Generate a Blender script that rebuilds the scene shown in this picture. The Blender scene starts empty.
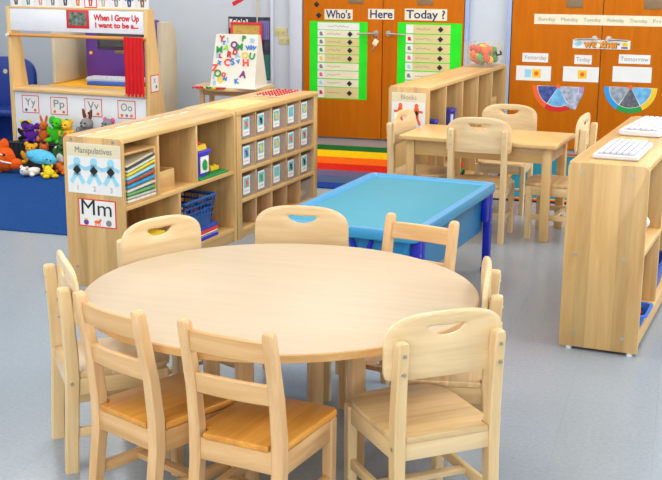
import bpy, bmesh, math, random
from mathutils import Vector, Matrix
random.seed(7)
SC = bpy.context.scene
COL = SC.collection
R = math.radians
PI = math.pi

# ------------------------------------------------------------------ colour / materials
def lin(c):
    out = []
    for v in c:
        v = v / 255.0
        out.append(v / 12.92 if v <= 0.04045 else ((v + 0.055) / 1.055) ** 2.4)
    return (*out, 1.0)

_m = {}
def plain(name, c, rough=0.5, bump=0.0, bscale=60, spec=0.5, noise=0.06, nscale=9):
    if name in _m: return _m[name]
    m = bpy.data.materials.new(name); m.use_nodes = True
    nt = m.node_tree; b = nt.nodes['Principled BSDF']
    b.inputs['Roughness'].default_value = rough
    b.inputs['Specular IOR Level'].default_value = spec
    tc = nt.nodes.new('ShaderNodeTexCoord')
    n = nt.nodes.new('ShaderNodeTexNoise'); n.inputs['Scale'].default_value = nscale; n.inputs['Detail'].default_value = 3
    nt.links.new(tc.outputs['Object'], n.inputs['Vector'])
    r = nt.nodes.new('ShaderNodeValToRGB')
    L = lin(c)
    r.color_ramp.elements[0].position = 0.3; r.color_ramp.elements[1].position = 0.7
    r.color_ramp.elements[0].color = tuple(v * (1 - noise) for v in L[:3]) + (1,)
    r.color_ramp.elements[1].color = tuple(min(1, v * (1 + noise)) for v in L[:3]) + (1,)
    nt.links.new(n.outputs['Fac'], r.inputs['Fac']); nt.links.new(r.outputs['Color'], b.inputs['Base Color'])
    if bump:
        n2 = nt.nodes.new('ShaderNodeTexNoise'); n2.inputs['Scale'].default_value = bscale; n2.inputs['Detail'].default_value = 2
        nt.links.new(tc.outputs['Object'], n2.inputs['Vector'])
        bp = nt.nodes.new('ShaderNodeBump'); bp.inputs['Strength'].default_value = bump; bp.inputs['Distance'].default_value = 0.01
        nt.links.new(n2.outputs['Fac'], bp.inputs['Height']); nt.links.new(bp.outputs['Normal'], b.inputs['Normal'])
    _m[name] = m; return m

def wood(name, c1, c2, axis='z', rough=0.38, plank=None, grain=1.0):
    """procedural wood: grain stretched along axis; plank=(axis,width) gives glued strips of differing tone"""
    if name in _m: return _m[name]
    m = bpy.data.materials.new(name); m.use_nodes = True
    nt = m.node_tree; N = nt.nodes; Lk = nt.links; b = N['Principled BSDF']
    b.inputs['Roughness'].default_value = rough
    tc = N.new('ShaderNodeTexCoord')
    mp = N.new('ShaderNodeMapping')
    sc = [16.0, 16.0, 16.0]; sc['xyz'.index(axis)] = 1.3
    mp.inputs['Scale'].default_value = sc
    oi = N.new('ShaderNodeObjectInfo')
    off = N.new('ShaderNodeVectorMath'); off.operation = 'SCALE'; off.inputs[0].default_value = (7, 3, 11)
    Lk.new(oi.outputs['Random'], off.inputs['Scale'])
    add = N.new('ShaderNodeVectorMath'); add.operation = 'ADD'
    Lk.new(tc.outputs['Object'], add.inputs[0]); Lk.new(off.outputs[0], add.inputs[1])
    Lk.new(add.outputs[0], mp.inputs['Vector'])
    n = N.new('ShaderNodeTexNoise'); n.inputs['Scale'].default_value = 1.6; n.inputs['Detail'].default_value = 5
    n.inputs['Roughness'].default_value = 0.6; n.inputs['Distortion'].default_value = 0.7
    Lk.new(mp.outputs[0], n.inputs['Vector'])
    r = N.new('ShaderNodeValToRGB')
    r.color_ramp.elements[0].position = 0.33; r.color_ramp.elements[1].position = 0.66
    a, c = lin(c1), lin(c2)
    mid = tuple((x + y) / 2 for x, y in zip(a, c))
    r.color_ramp.elements[0].color = tuple(mm + (x - mm) * grain for mm, x in zip(mid, a))
    r.color_ramp.elements[1].color = tuple(mm + (x - mm) * grain for mm, x in zip(mid, c))
    Lk.new(n.outputs['Fac'], r.inputs['Fac'])
    outc = r.outputs['Color']
    if plank:
        sp = N.new('ShaderNodeSeparateXYZ'); Lk.new(tc.outputs['Object'], sp.inputs[0])
        dv = N.new('ShaderNodeMath'); dv.operation = 'DIVIDE'; dv.inputs[1].default_value = plank[1]
        Lk.new(sp.outputs['XYZ'.index(plank[0].upper())], dv.inputs[0])
        fl = N.new('ShaderNodeMath'); fl.operation = 'FLOOR'; Lk.new(dv.outputs[0], fl.inputs[0])
        wn = N.new('ShaderNodeTexWhiteNoise'); wn.noise_dimensions = '1D'; Lk.new(fl.outputs[0], wn.inputs['W'])
        mr = N.new('ShaderNodeMapRange'); mr.inputs['To Min'].default_value = 0.90; mr.inputs['To Max'].default_value = 1.15
        Lk.new(wn.outputs['Value'], mr.inputs['Value'])
        mx = N.new('ShaderNodeVectorMath'); mx.operation = 'SCALE'
        Lk.new(outc, mx.inputs[0]); Lk.new(mr.outputs[0], mx.inputs['Scale']); outc = mx.outputs[0]
    Lk.new(outc, b.inputs['Base Color'])
    _m[name] = m; return m

def clear_plastic(name, c, alpha=0.45):
    if name in _m: return _m[name]
    m = bpy.data.materials.new(name); m.use_nodes = True
    nt = m.node_tree; b = nt.nodes['Principled BSDF']
    b.inputs['Base Color'].default_value = lin(c); b.inputs['Roughness'].default_value = 0.25
    b.inputs['Alpha'].default_value = alpha
    _m[name] = m; return m

def metal(name, c, rough=0.35):
    if name in _m: return _m[name]
    m = bpy.data.materials.new(name); m.use_nodes = True
    b = m.node_tree.nodes['Principled BSDF']
    b.inputs['Base Color'].default_value = lin(c); b.inputs['Metallic'].default_value = 0.9; b.inputs['Roughness'].default_value = rough
    _m[name] = m; return m

BIRCH1, BIRCH2 = (194, 151, 92), (210, 173, 114)
birch_x = wood('birch_x', BIRCH1, BIRCH2, 'x', plank=None)
birch_z = wood('birch_z', BIRCH1, BIRCH2, 'z', plank=('y', 0.052))
birch_back = wood('birch_back', (188, 142, 94), (206, 166, 118), 'z', plank=('x', 0.13))
birch_top = wood('birch_top', (200, 154, 90), (214, 174, 110), 'x', plank=('y', 0.06))
chair_z = wood('chair_z', (212, 178, 126), (228, 199, 150), 'z', rough=0.33)
chair_x = wood('chair_x', (214, 181, 132), (230, 203, 156), 'x', rough=0.33)
chair_y = wood('chair_y', (210, 174, 120), (226, 197, 144), 'y', rough=0.33)
seat_pale = wood('seat_pale', (200, 162, 108), (222, 190, 140), 'x', rough=0.3, plank=('y', 0.06))
seat_amber = wood('seat_amber', (206, 134, 50), (224, 158, 68), 'y', rough=0.28, plank=('x', 0.065))
ladder_z = wood('ladder_z', (208, 162, 108), (228, 188, 138), 'z', rough=0.33)
ladder_x = wood('ladder_x', (206, 158, 100), (226, 184, 130), 'x', rough=0.33)
ladder_y = wood('ladder_y', (206, 156, 96), (226, 182, 126), 'y', rough=0.33)
maple_top = wood('maple_top', (191, 168, 136), (200, 178, 147), 'x', rough=0.45, grain=0.7)
edge_wood = wood('edge_wood', (196, 146, 84), (210, 164, 102), 'x', rough=0.4)
rect_top = wood('rect_top', (214, 172, 108), (224, 186, 124), 'x', rough=0.3)
door_wood = wood('door_wood', (188, 97, 0), (202, 110, 2), 'z', rough=0.6, grain=0.7)
door_wood.node_tree.nodes['Principled BSDF'].inputs['Specular IOR Level'].default_value = 0.15
theatre_wood = wood('theatre_wood', (214, 172, 106), (230, 194, 132), 'z')
theatre_wood_x = wood('theatre_wood_x', (214, 172, 106), (230, 194, 132), 'x')
rod_wood = wood('rod_wood', (204, 134, 52), (218, 152, 70), 'x')
dark_wood = wood('rack_wood', (206, 156, 90), (222, 178, 114), 'x')

white = plain('white_laminate', (226, 226, 228), 0.4, noise=0.015)
paper = plain('white_paper', (230, 228, 224), 0.7, noise=0.02)
cream = plain('cream_card', (224, 212, 176), 0.7, noise=0.04)
tan = plain('tan_strip', (216, 198, 140), 0.7, noise=0.05)
palestrip = plain('pale_strip', (230, 222, 192), 0.7, noise=0.05)
ink = plain('dark_ink', (34, 32, 34), 0.7)
grey_ink = plain('grey_ink', (128, 124, 120), 0.7)
soft_ink = plain('soft_ink', (156, 148, 128), 0.7)
navy = plain('navy_ink', (38, 48, 110), 0.7)
red = plain('red_paint', (206, 32, 30), 0.5)
redc = plain('red_card', (224, 52, 48), 0.6)
orange = plain('orange_paint', (236, 96, 34), 0.55)
yellow = plain('yellow_plastic', (238, 196, 34), 0.45)
green = plain('green_plastic', (24, 150, 62), 0.45)
neon = plain('neon_green_paper', (22, 222, 20), 0.7)
blue = plain('blue_plastic', (34, 72, 176), 0.4)
purple = plain('purple_plastic', (96, 52, 148), 0.4)
pink = plain('pink_plush', (232, 92, 132), 0.8)
ltblue = plain('light_blue_paper', (150, 208, 228), 0.6)
teal = plain('teal_picture', (96, 178, 184), 0.6, noise=0.35, nscale=40)
black = plain('black_marker', (22, 22, 24), 0.5)
steel = metal('brushed_steel', (190, 186, 176))
bronze = plain('dull_plate', (134, 108, 76), 0.45)
screwm = metal('screw_metal', (190, 182, 168), 0.4)

# ------------------------------------------------------------------ mesh builder
def rotm(rot):
    return Matrix.Identity(3) if rot is None else (Matrix.Rotation(rot[2], 3, 'Z') @ Matrix.Rotation(rot[1], 3, 'Y') @ Matrix.Rotation(rot[0], 3, 'X'))

class MB:
    def __init__(s): s.bm = bmesh.new(); s.mi = 0
    def _merge(s, t, M=None):
        if M is not None: bmesh.ops.transform(t, matrix=M, verts=t.verts)
        for f in t.faces: f.material_index = s.mi
        me = bpy.data.meshes.new('tmp'); t.to_mesh(me); t.free()
        s.bm.from_mesh(me); bpy.data.meshes.remove(me); return s
    def box(s, c, d, rot=None, bev=0.0, seg=2):
        t = bmesh.new(); bmesh.ops.create_cube(t, size=1.0)
        bmesh.ops.scale(t, vec=d, verts=t.verts)
        if bev: bmesh.ops.bevel(t, geom=list(t.edges), offset=min(bev, min(d) * 0.45), segments=seg, affect='EDGES', profile=0.5)
        return s._merge(t, Matrix.Translation(c) @ rotm(rot).to_4x4())
    def box2(s, a, b, bev=0.0, seg=2):
        return s.box([(x + y) / 2 for x, y in zip(a, b)], [abs(y - x) for x, y in zip(a, b)], None, bev, seg)
    def cyl(s, p, q, r, seg=16, r2=None):
        p, q = Vector(p), Vector(q); d = q - p
        t = bmesh.new(); bmesh.ops.create_cone(t, cap_ends=True, segments=seg, radius1=r, radius2=r if r2 is None else r2, depth=d.length)
        return s._merge(t, Matrix.Translation((p + q) / 2) @ d.to_track_quat('Z', 'Y').to_matrix().to_4x4())
    def sph(s, c, r, rot=None, seg=16):
        r = (r, r, r) if not hasattr(r, '__len__') else r
        t = bmesh.new(); bmesh.ops.create_uvsphere(t, u_segments=seg, v_segments=max(6, seg * 2 // 3), radius=1)
        bmesh.ops.scale(t, vec=r, verts=t.verts)
        return s._merge(t, Matrix.Translation(c) @ rotm(rot).to_4x4())
    def prism(s, pts, h, M=None, bev=0.0):
        """outline in local XY, extruded 0..h along Z, then M"""
        t = bmesh.new(); vs = [t.verts.new((x, y, 0)) for x, y in pts]
        f = t.faces.new(vs); f.normal_update()
        if f.normal.z > 0: f.normal_flip()
        r = bmesh.ops.extrude_face_region(t, geom=[f])
        bmesh.ops.translate(t, vec=(0, 0, h), verts=[v for v in r['geom'] if isinstance(v, bmesh.types.BMVert)])
        if bev:
            es = [e for e in t.edges if abs(e.verts[0].co.z - e.verts[1].co.z) < 1e-6]
            bmesh.ops.bevel(t, geom=es, offset=bev, segments=2, affect='EDGES', profile=0.5)
        bmesh.ops.recalc_face_normals(t, faces=t.faces)
        return s._merge(t, M)
    def loft(s, rings, close=True):
        t = bmesh.new(); vr = [[t.verts.new(p) for p in r] for r in rings]
        for a, b in zip(vr, vr[1:]):
            n = len(a)
            for i in range(n if close else n - 1): t.faces.new((a[i], a[(i + 1) % n], b[(i + 1) % n], b[i]))
        if close: t.faces.new(vr[0][::-1]); t.faces.new(vr[-1])
        bmesh.ops.recalc_face_normals(t, faces=t.faces)
        return s._merge(t)
    def tube(s, pts, r, seg=8):
        for a, b in zip(pts, pts[1:]): s.cyl(a, b, r, seg)
        for p in pts[1:-1]: s.sph(p, r, seg=8)
        return s
    def build(s, name, mat, parent=None, smooth=True):
        me = bpy.data.meshes.new(name); s.bm.to_mesh(me); s.bm.free()
        for mm in (mat if isinstance(mat, (list, tuple)) else [mat]): me.materials.append(mm)
        if smooth:
            for p in me.polygons: p.use_smooth = True
            me.set_sharp_from_angle(angle=R(38))
        o = bpy.data.objects.new(name, me); COL.objects.link(o)
        if parent is not None: o.parent = parent
        return o

def tag(o, label=None, cat=None, group=None, kind=None):
    if label: o['label'] = label
    if cat: o['category'] = cat
    if group: o['group'] = group
    if kind: o['kind'] = kind
    return o
def thing(name, label, cat, loc=(0, 0, 0), rz=0.0, group=None, kind=None):
    o = bpy.data.objects.new(name, None); COL.objects.link(o)
    o.empty_display_size = 0.05
    o.location = loc; o.rotation_euler = (0, 0, rz)
    return tag(o, label, cat, group, kind)
def copy_tree(o, parent=None):
    c = o.copy(); COL.objects.link(c); c.parent = parent
    for ch in list(o.children): copy_tree(ch, c)
    return c

def text_bm(s, size, depth=0.0008, bold=0.0, align='CENTER'):
    cu = bpy.data.curves.new('txt', 'FONT'); cu.body = s; cu.size = size; cu.extrude = depth / 2; cu.offset = bold
    cu.align_x = align; cu.align_y = 'CENTER'; cu.resolution_u = 3
    ob = bpy.data.objects.new('txt', cu); COL.objects.link(ob)
    bpy.context.view_layer.update()
    me = bpy.data.meshes.new_from_object(ob.evaluated_get(bpy.context.evaluated_depsgraph_get()))
    bpy.data.objects.remove(ob); bpy.data.curves.remove(cu)
    return me
FACE = Matrix(((1, 0, 0, 0), (0, 0, -1, 0), (0, 1, 0, 0), (0, 0, 0, 1)))   # local text plane XY -> X,Z facing -y
def lettering(s, size, x, z, y, mat, parent, bold=0.0, fit=None, tilt=0.0, name='lettering', align='CENTER'):
    me = text_bm(s, size, 0.001, bold, align)
    if fit:
        xs = [v.co.x for v in me.vertices]; w = max(xs) - min(xs)
        if w > 0: me.transform(Matrix.Diagonal((fit / w, 1, 1, 1)))
    me.transform(Matrix.Translation((x, y, z)) @ FACE @ Matrix.Rotation(tilt, 4, 'Z'))
    me.materials.append(mat); me.name = name
    o = bpy.data.objects.new(name, me); COL.objects.link(o); o.parent = parent
    return o
def plate(name, x0, x1, z0, z1, y, t, mat, parent, bev=0.0):
    """thin plate in the XZ plane whose front face is at -y side"""
    return MB().box2((x0, y - t, z0), (x1, y, z1), bev).build(name, mat, parent)
def squiggle(mb, x0, x1, z, amp, y, n=14, w=0.0022):
    pts = [(x0 + (x1 - x0) * i / n, z + amp * (random.random() - 0.5) * 2 * (1 if i % 2 else -1)) for i in range(n + 1)]
    for (ax, az), (bx, bz) in zip(pts, pts[1:]):
        d = math.hypot(bx - ax, bz - az)
        mb.box(((ax + bx) / 2, y, (az + bz) / 2), (d + w, 0.0008, w), (0, -math.atan2(bz - az, bx - ax), 0))

# ------------------------------------------------------------------ camera
cam = bpy.data.cameras.new('camera'); co = bpy.data.objects.new('camera', cam); COL.objects.link(co)
F, PITCH, ROLL, HC, YC = 1165.24, 0.237647, 0.0072068, 1.5176, R(-16.633)
right0 = Vector((math.cos(YC), -math.sin(YC), 0)); fh = Vector((math.sin(YC), math.cos(YC), 0)); zz = Vector((0, 0, 1))
fwd = fh * math.cos(PITCH) - zz * math.sin(PITCH); up0 = fh * math.sin(PITCH) + zz * math.cos(PITCH)
rt = right0 * math.cos(ROLL) + up0 * math.sin(ROLL); up = -right0 * math.sin(ROLL) + up0 * math.cos(ROLL)
M = Matrix.Identity(4)
for i in range(3): M[i][0] = rt[i]; M[i][1] = up[i]; M[i][2] = -fwd[i]
M[2][3] = HC
co.matrix_world = M
cam.sensor_fit = 'HORIZONTAL'; cam.sensor_width = 36.0; cam.lens = F / 662 * 36.0; cam.clip_start = 0.05
SC.camera = co

# ------------------------------------------------------------------ room
YW = 9.62           # far wall face
DOORY = 9.585       # door faces
XL, XR, YN, ZC = -6.6, 3.2, -1.9, 2.75
wall_paint = plain('wall_paint', (196, 203, 210), 0.75, noise=0.02, nscale=3)
trim_paint = plain('trim_paint', (206, 212, 224), 0.5, noise=0.02)
ceil_paint = plain('ceiling_paint', (236, 236, 234), 0.8)
def struct(mb, name, mat, parent=None):
    o = mb.build(name, mat, parent)
    if parent is None: o['kind'] = 'structure'
    return o
fm = bpy.data.materials.new('vinyl_floor'); fm.use_nodes = True
nt = fm.node_tree; b = nt.nodes['Principled BSDF']; b.inputs['Roughness'].default_value = 0.22
tc = nt.nodes.new('ShaderNodeTexCoord'); n1 = nt.nodes.new('ShaderNodeTexNoise'); n1.inputs['Scale'].default_value = 70; n1.inputs['Detail'].default_value = 6; n1.inputs['Roughness'].default_value = 0.7
cr = nt.nodes.new('ShaderNodeValToRGB'); cr.color_ramp.elements[0].color = lin((138, 148, 156)); cr.color_ramp.elements[1].color = lin((149, 158, 166))
cr.color_ramp.elements[0].position = 0.35; cr.color_ramp.elements[1].position = 0.65
nt.links.new(tc.outputs['Object'], n1.inputs['Vector']); nt.links.new(n1.outputs['Fac'], cr.inputs['Fac'])
br = nt.nodes.new('ShaderNodeTexBrick'); br.offset = 0.0; br.inputs['Scale'].default_value = 1.0
br.inputs['Brick Width'].default_value = 0.305; br.inputs['Row Height'].default_value = 0.305; br.inputs['Mortar Size'].default_value = 0.0012
br.inputs['Color1'].default_value = (1, 1, 1, 1); br.inputs['Color2'].default_value = (0.975, 0.98, 0.985, 1); br.inputs['Mortar'].default_value = (0.88, 0.89, 0.9, 1)
nt.links.new(tc.outputs['Object'], br.inputs['Vector'])
mxn = nt.nodes.new('ShaderNodeMix'); mxn.data_type = 'RGBA'; mxn.blend_type = 'MULTIPLY'; mxn.inputs[0].default_value = 1.0
nt.links.new(cr.outputs['Color'], mxn.inputs[6]); nt.links.new(br.outputs['Color'], mxn.inputs[7]); nt.links.new(mxn.outputs[2], b.inputs['Base Color'])

struct(MB().box2((XL - .1, YN - .1, -0.1), (XR + .1, YW + .1, 0)), 'floor', fm)
struct(MB().box2((XL - .1, YN - .1, ZC), (XR + .1, YW + .1, ZC + .1)), 'ceiling', ceil_paint)
struct(MB().box2((XL - .1, YW, 0), (XR + .1, YW + .1, ZC)), 'wall_far', wall_paint)
struct(MB().box2((XL - .1, YN, 0), (XL, YW, ZC)), 'wall_left', wall_paint)
struct(MB().box2((XR, YN, 0), (XR + .1, YW, ZC)), 'wall_right', wall_paint)
struct(MB().box2((XL - .1, YN - .1, 0), (XR + .1, YN, ZC)), 'wall_near', wall_paint)
# pilaster between the poster wall and the door, its two pale edges
struct(MB().box2((-3.425, YW - .03, 0), (-3.40, YW, ZC), .004), 'trim_1', trim_paint)
struct(MB().box2((-3.245, YW - .045, 0), (-3.135, YW, ZC), .006), 'trim_2', trim_paint)
struct(MB().box2((-1.735, YW - .045, 0), (-1.70, YW, ZC), .004), 'trim_3', plain('trim_blue', (160, 178, 214), .5))
struct(MB().box2((-1.39, YW - .045, 0), (-1.355, YW, ZC), .004), 'trim_4', _m['trim_blue'])
for i, (a, c) in enumerate(((XL, -3.43), (-3.395, -3.25), (-1.695, -1.395))):
    struct(MB().box2((a, YW - .014, 0), (c, YW, .09), .003), 'baseboard_far' if i == 0 else 'baseboard_far.%03d' % i, plain('baseboard', (120, 116, 112), .6))

def door(n, x0, xs, x1, plates):
    d = thing('door_%d' % n, None, None, ((x0 + x1) / 2, DOORY, 0), kind='structure')
    cx = (x0 + x1) / 2
    for a, c in ((x0, xs), (xs, x1)):
        lf = MB().box2((a - cx + .003, 0, .012), (c - cx - .003, .034, 2.06), .002).build('door_leaf', door_wood, d)
    MB().box2((x0 - cx - .02, .0, 2.06), (x1 - cx + .02, .034, 2.12)).build('door_head', door_wood, d)
    for s in (-1, 1):
        px = xs - cx + s * 0.055
        h = MB().cyl((px, 0, .907), (px, -.012, .907), .024, 20).cyl((px, -.012, .907), (px, -.045, .907), .010, 12).build('handle', steel, d)
        MB().tube([(px, -.045, .907), (px + s * .05, -.052, .906), (px + s * .15, -.05, .9)], .0085).build('lever', steel, h)
    for px in plates:
        MB().box2((px - .065 - cx, -.004, 1.145), (px + .065 - cx, 0, 1.22), .002).box2((px - .045 - cx, -.006, 1.19), (px + .045 - cx, -.004, 1.215)).build('door_plate', bronze, d)
    return d
door(1, -3.125, -2.427, -1.738, (-2.66, -2.07))
door(2, -1.352, -0.634, 0.10, (-.86, -.26))

# panel lights assumed on the unseen ceiling; rearmost row added to brighten the desk
def panel_light(x, y, w, h, p):
    l = bpy.data.lights.new('assumed_ceiling_panel', 'AREA'); l.shape = 'RECTANGLE'; l.size = w; l.size_y = h; l.energy = p; l.color = (1.0, 0.975, 0.94)
    o = bpy.data.objects.new('assumed_ceiling_panel', l); COL.objects.link(o); o.location = (x, y, ZC - 0.01)
for x in (-4.4, -1.9, 0.6):
    for y in (-0.6, 1.9, 4.4, 6.9, 8.8):
        panel_light(x, y, 0.6, 1.2, 17 if y < 3 else 25 if y < 8 else 16)
def wall_fill_light(loc, rot, w, h, p):  # fill lights added by the walls out of view; no windows stand there
    l = bpy.data.lights.new('wall_fill', 'AREA'); l.shape = 'RECTANGLE'; l.size = w; l.size_y = h; l.energy = p; l.color = (0.97, 0.985, 1.0)
    o = bpy.data.objects.new('wall_fill', l); COL.objects.link(o); o.location = loc; o.rotation_euler = rot
wall_fill_light((-0.6, YN + .03, 1.65), (R(90), 0, 0), 4.8, 1.5, 112)
wall_fill_light((XR - .03, 5.6, 1.65), (R(90), 0, R(90)), 4.6, 1.5, 115)
wall_fill_light((XL + .03, 4.2, 1.65), (R(90), 0, R(-90)), 4.6, 1.5, 50)
w = bpy.data.worlds.new('world'); SC.world = w; w.use_nodes = True
w.node_tree.nodes['Background'].inputs[0].default_value = (0.8, 0.85, 0.95, 1); w.node_tree.nodes['Background'].inputs[1].default_value = 0.3
SC.view_settings.view_transform = 'Standard'; SC.view_settings.look = 'None'; SC.view_settings.gamma = 1.0
SC.view_settings.use_curve_mapping = False
SC.view_settings.exposure = 0.12

# ------------------------------------------------------------------ chairs
def rings_post(path, w, d, cr=0.004):
    """square-section post along (y,z) path with chamfered corners"""
    rg = []
    for (y, z, k) in path:
        a, c = w / 2 * k, d / 2 * k; q = cr
        rg.append([Vector((-a + q, y - c, z)), Vector((a - q, y - c, z)), Vector((a, y - c + q, z)), Vector((a, y + c - q, z)),
                   Vector((a - q, y + c, z)), Vector((-a + q, y + c, z)), Vector((-a, y + c - q, z)), Vector((-a, y - c + q, z))])
    return rg
def shift(rg, x): return [[p + Vector((x, 0, 0)) for p in r] for r in rg]

def panel_mesh(w, z0, z1, zc, bow, thick, y0):
    hz = z1 - z0; poly = []
    r = .018
    for i in range(7):
        a = -PI / 2 + i * PI / 12; poly.append((w - r + r * math.cos(a), z0 + r + r * math.sin(a)))
    zs = z0 + hz * .50
    for i in range(0, 25):
        a = i / 24 * PI / 2; n = 2.9
        poly.append((w * math.cos(a) ** (2 / n), zs + (z1 - zs) * math.sin(a) ** (2 / n)))
    full = poly + [(-x, z) for x, z in reversed(poly[:-1])]
    def hit(t):
        dx, dz = math.cos(t), math.sin(t); best = None
        for (ax, az), (bx, bz) in zip(full, full[1:] + full[:1]):
            ex, ez = bx - ax, bz - az; den = dx * ez - dz * ex
            if abs(den) < 1e-12: continue
            px, pz = ax, az - zc
            s = (px * ez - pz * ex) / den; u = (px * dz - pz * dx) / den
            if s > 0 and -1e-6 <= u <= 1 + 1e-6 and (best is None or s < best): best = s
        return best * dx, zc + best * dz
    N = 72; K = 7; t = bmesh.new(); lay = []
    yb = lambda x: y0 - bow * (1 - (x / w) ** 2)
    for side in (0, 1):
        rows = []
        for k in range(K + 1):
            row = []
            for j in range(N):
                a = 2 * PI * j / N
                ix = .054 * math.copysign(abs(math.cos(a)) ** .8, math.cos(a)); iz = zc - .004 + .0135 * math.sin(a) + 3.6 * ix * ix
                ang = math.atan2(iz - zc, ix) if k == 0 else None
                ox, oz = hit(math.atan2(.6 * math.sin(a) + .4 * (iz - zc) / .03, .8 * math.cos(a) + .2 * ix / .054))
                f = k / K
                x = ix + (ox - ix) * f; z = iz + (oz - iz) * f
                e = .004 if k in (0, K) else 0
                row.append(t.verts.new((x, yb(x) + (thick / 2 - e) * (1 if side else -1), z)))
            rows.append(row)
        lay.append(rows)
        for k in range(K):
            for j in range(N):
                q = (rows[k][j], rows[k][(j + 1) % N], rows[k + 1][(j + 1) % N], rows[k + 1][j])
                t.faces.new(q if side else q[::-1])
    for k in (0, K):
        for j in range(N):
            a, c = lay[0][k], lay[1][k]
            t.faces.new((a[j], a[(j + 1) % N], c[(j + 1) % N], c[j]))
    bmesh.ops.recalc_face_normals(t, faces=t.faces)
    return t

def solid_chair(label, loc, face, k=1.0, dep=.275, group=None):
    """rounded solid-back chair; local +y is forward, rear posts on y=0; k scales the height of the back and the width"""
    t = thing('solid_back_chair', label, 'chair', (loc[0], loc[1], 0), R(face - 90), group)
    hp = 0.58 if k == 1 else .58 * k
    sw = .14 * (1 + (k - 1) * (.7 if k > 1.06 and face < 100 else 0)); zs = .315; zt = .640 * k
    for s in (-1, 1):
        path = [(-.010, 0, 1), (-.006, .10, 1), (0, .22, 1), (.003, .30, 1.06), (.002, .38, 1.04), (-.003, .48, 1), (-.010, hp - .014, .96), (-.0105, hp - .004, .86), (-.011, hp, .62)]
        p = MB().loft(shift(rings_post(path, .031, .040), s * sw)).build('rear_post', chair_z, t)
        for z in (hp - .035, hp - .085):
            MB().cyl((s * sw, -.024, z), (s * sw, -.0305, z), .0052, 10).build('bolt', screwm, p)
        MB().cyl((s * (sw + .0150), 0, .285), (s * (sw + .0178), 0, .285), .006, 10).build('side_bolt', screwm, p)
        pf = [(dep, 0, .92), (dep, .29, 1), (dep, .298, 1)]
        MB().loft(shift(rings_post(pf, .030, .036), s * sw)).build('front_leg', chair_z, t)
        MB().box((s * sw, dep / 2, .272), (.018, dep - .03, .050), bev=.003).build('side_apron', chair_y, t)
        MB().box((s * sw, dep / 2 - .004, .125), (.016, dep - .007, .030), bev=.003).build('side_stretcher', chair_y, t)
    MB().box((0, dep + .002, .272), (sw * 2 - .02, .018, .05), bev=.003).build('front_apron', chair_x, t)
    MB().box((0, .0, .275), (sw * 2 - .02, .018, .05), bev=.003).build('rear_apron', chair_x, t)
    MB().box((0, .135, .125), (sw * 2 - .01, .030, .016), bev=.003).build('cross_stretcher', chair_x, t)
    # seat: straight rear, rounded front
    W = sw + .012; o = []
    o += [(-W + .031, -.012), (W - .031, -.012), (W - .031, .026), (W, .026)]
    for i in range(13):
        a = i / 12 * PI
        o.append((W * math.copysign(abs(math.cos(a)) ** .55, math.cos(a)), dep - .075 + .118 * math.sin(a) ** .75))
    o += [(-W, .026), (-W + .031, .026)]
    MB().prism(o, .019, Matrix.Translation((0, 0, .297)), .004).build('seat', seat_pale, t)
    tb = panel_mesh(sw + .033, .465 * (k if k == 1 else .985 * k), zt, .593 * k, .014, .017, .026)
    m = MB(); m._merge(tb); m.build('backrest', chair_x, t)
    return t

def ladder_chair(label, loc, face, hp=.632, group=None):
    t = thing('ladder_back_chair', label, 'chair', (loc[0], loc[1], 0), R(face - 90), group)
    sw = .124; dz = hp - .632
    for s in (-1, 1):
        path = [(-.030, 0, .92), (-.016, .12, 1), (0, .24, 1.05), (0, .33, 1.05), (-.012, .44, 1), (-.036, .56, .95), (-.0485, hp - .012, .92), (-.050, hp - .004, .80), (-.0505, hp, .55)]
        MB().loft(shift(rings_post(path, .032, .038, .005), s * sw)).build('rear_post', ladder_z, t)
        pf = [(.275, 0, .92), (.275, .285, 1), (.275, .295, 1)]
        MB().loft(shift(rings_post(pf, .032, .034), s * sw)).build('front_leg', ladder_z, t)
        MB().box((s * sw, .138, .262), (.020, .245, .062), bev=.003).build('side_apron', ladder_y, t)
        MB().box((s * sw, .13, .115), (.018, .275, .032), bev=.003).build('side_stretcher', ladder_y, t)
    MB().box((0, .278, .262), (sw * 2 - .02, .020, .062), bev=.003).build('front_apron', ladder_x, t)
    MB().box((0, 0, .268), (sw * 2 - .02, .022, .062), bev=.003).build('rear_apron', ladder_x, t)
    MB().box((0, .135, .115), (sw * 2 - .01, .032, .018), bev=.003).build('cross_stretcher', ladder_x, t)
    for z, h, y in ((.575, .058, -.038), (.455, .056, -.014)):
        m = MB(); rg = []
        for i in range(9):
            x = -sw + .012 + (2 * sw - .024) * i / 8; yy = y - .010 * (1 - (x / sw) ** 2); tl = .10 * (h / 2)
            rg.append([(x, yy - .008 + tl, z - h / 2 + .003), (x, yy - .005 + tl, z - h / 2), (x, yy + .005 + tl, z - h / 2), (x, yy + .008 + tl, z - h / 2 + .003),
                       (x, yy + .008 - tl, z + h / 2 - .003), (x, yy + .005 - tl, z + h / 2), (x, yy - .005 - tl, z + h / 2), (x, yy - .008 - tl, z + h / 2 - .003)])
        m.loft([[(x, y, z + dz) for x, y, z in r] for r in rg]).build('back_slat', ladder_x, t)
    W = sw + .012
    o = [(-W + .038, -.014), (W - .038, -.014), (W - .038, .024), (W, .024), (W, .295)]
    o += [(W - .014, .31), (-W + .014, .31), (-W, .295), (-W, .024), (-W + .038, .024)]
    MB().prism(o, .020, Matrix.Translation((0, 0, .295)), .005).build('seat', seat_amber, t)
    return t

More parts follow.
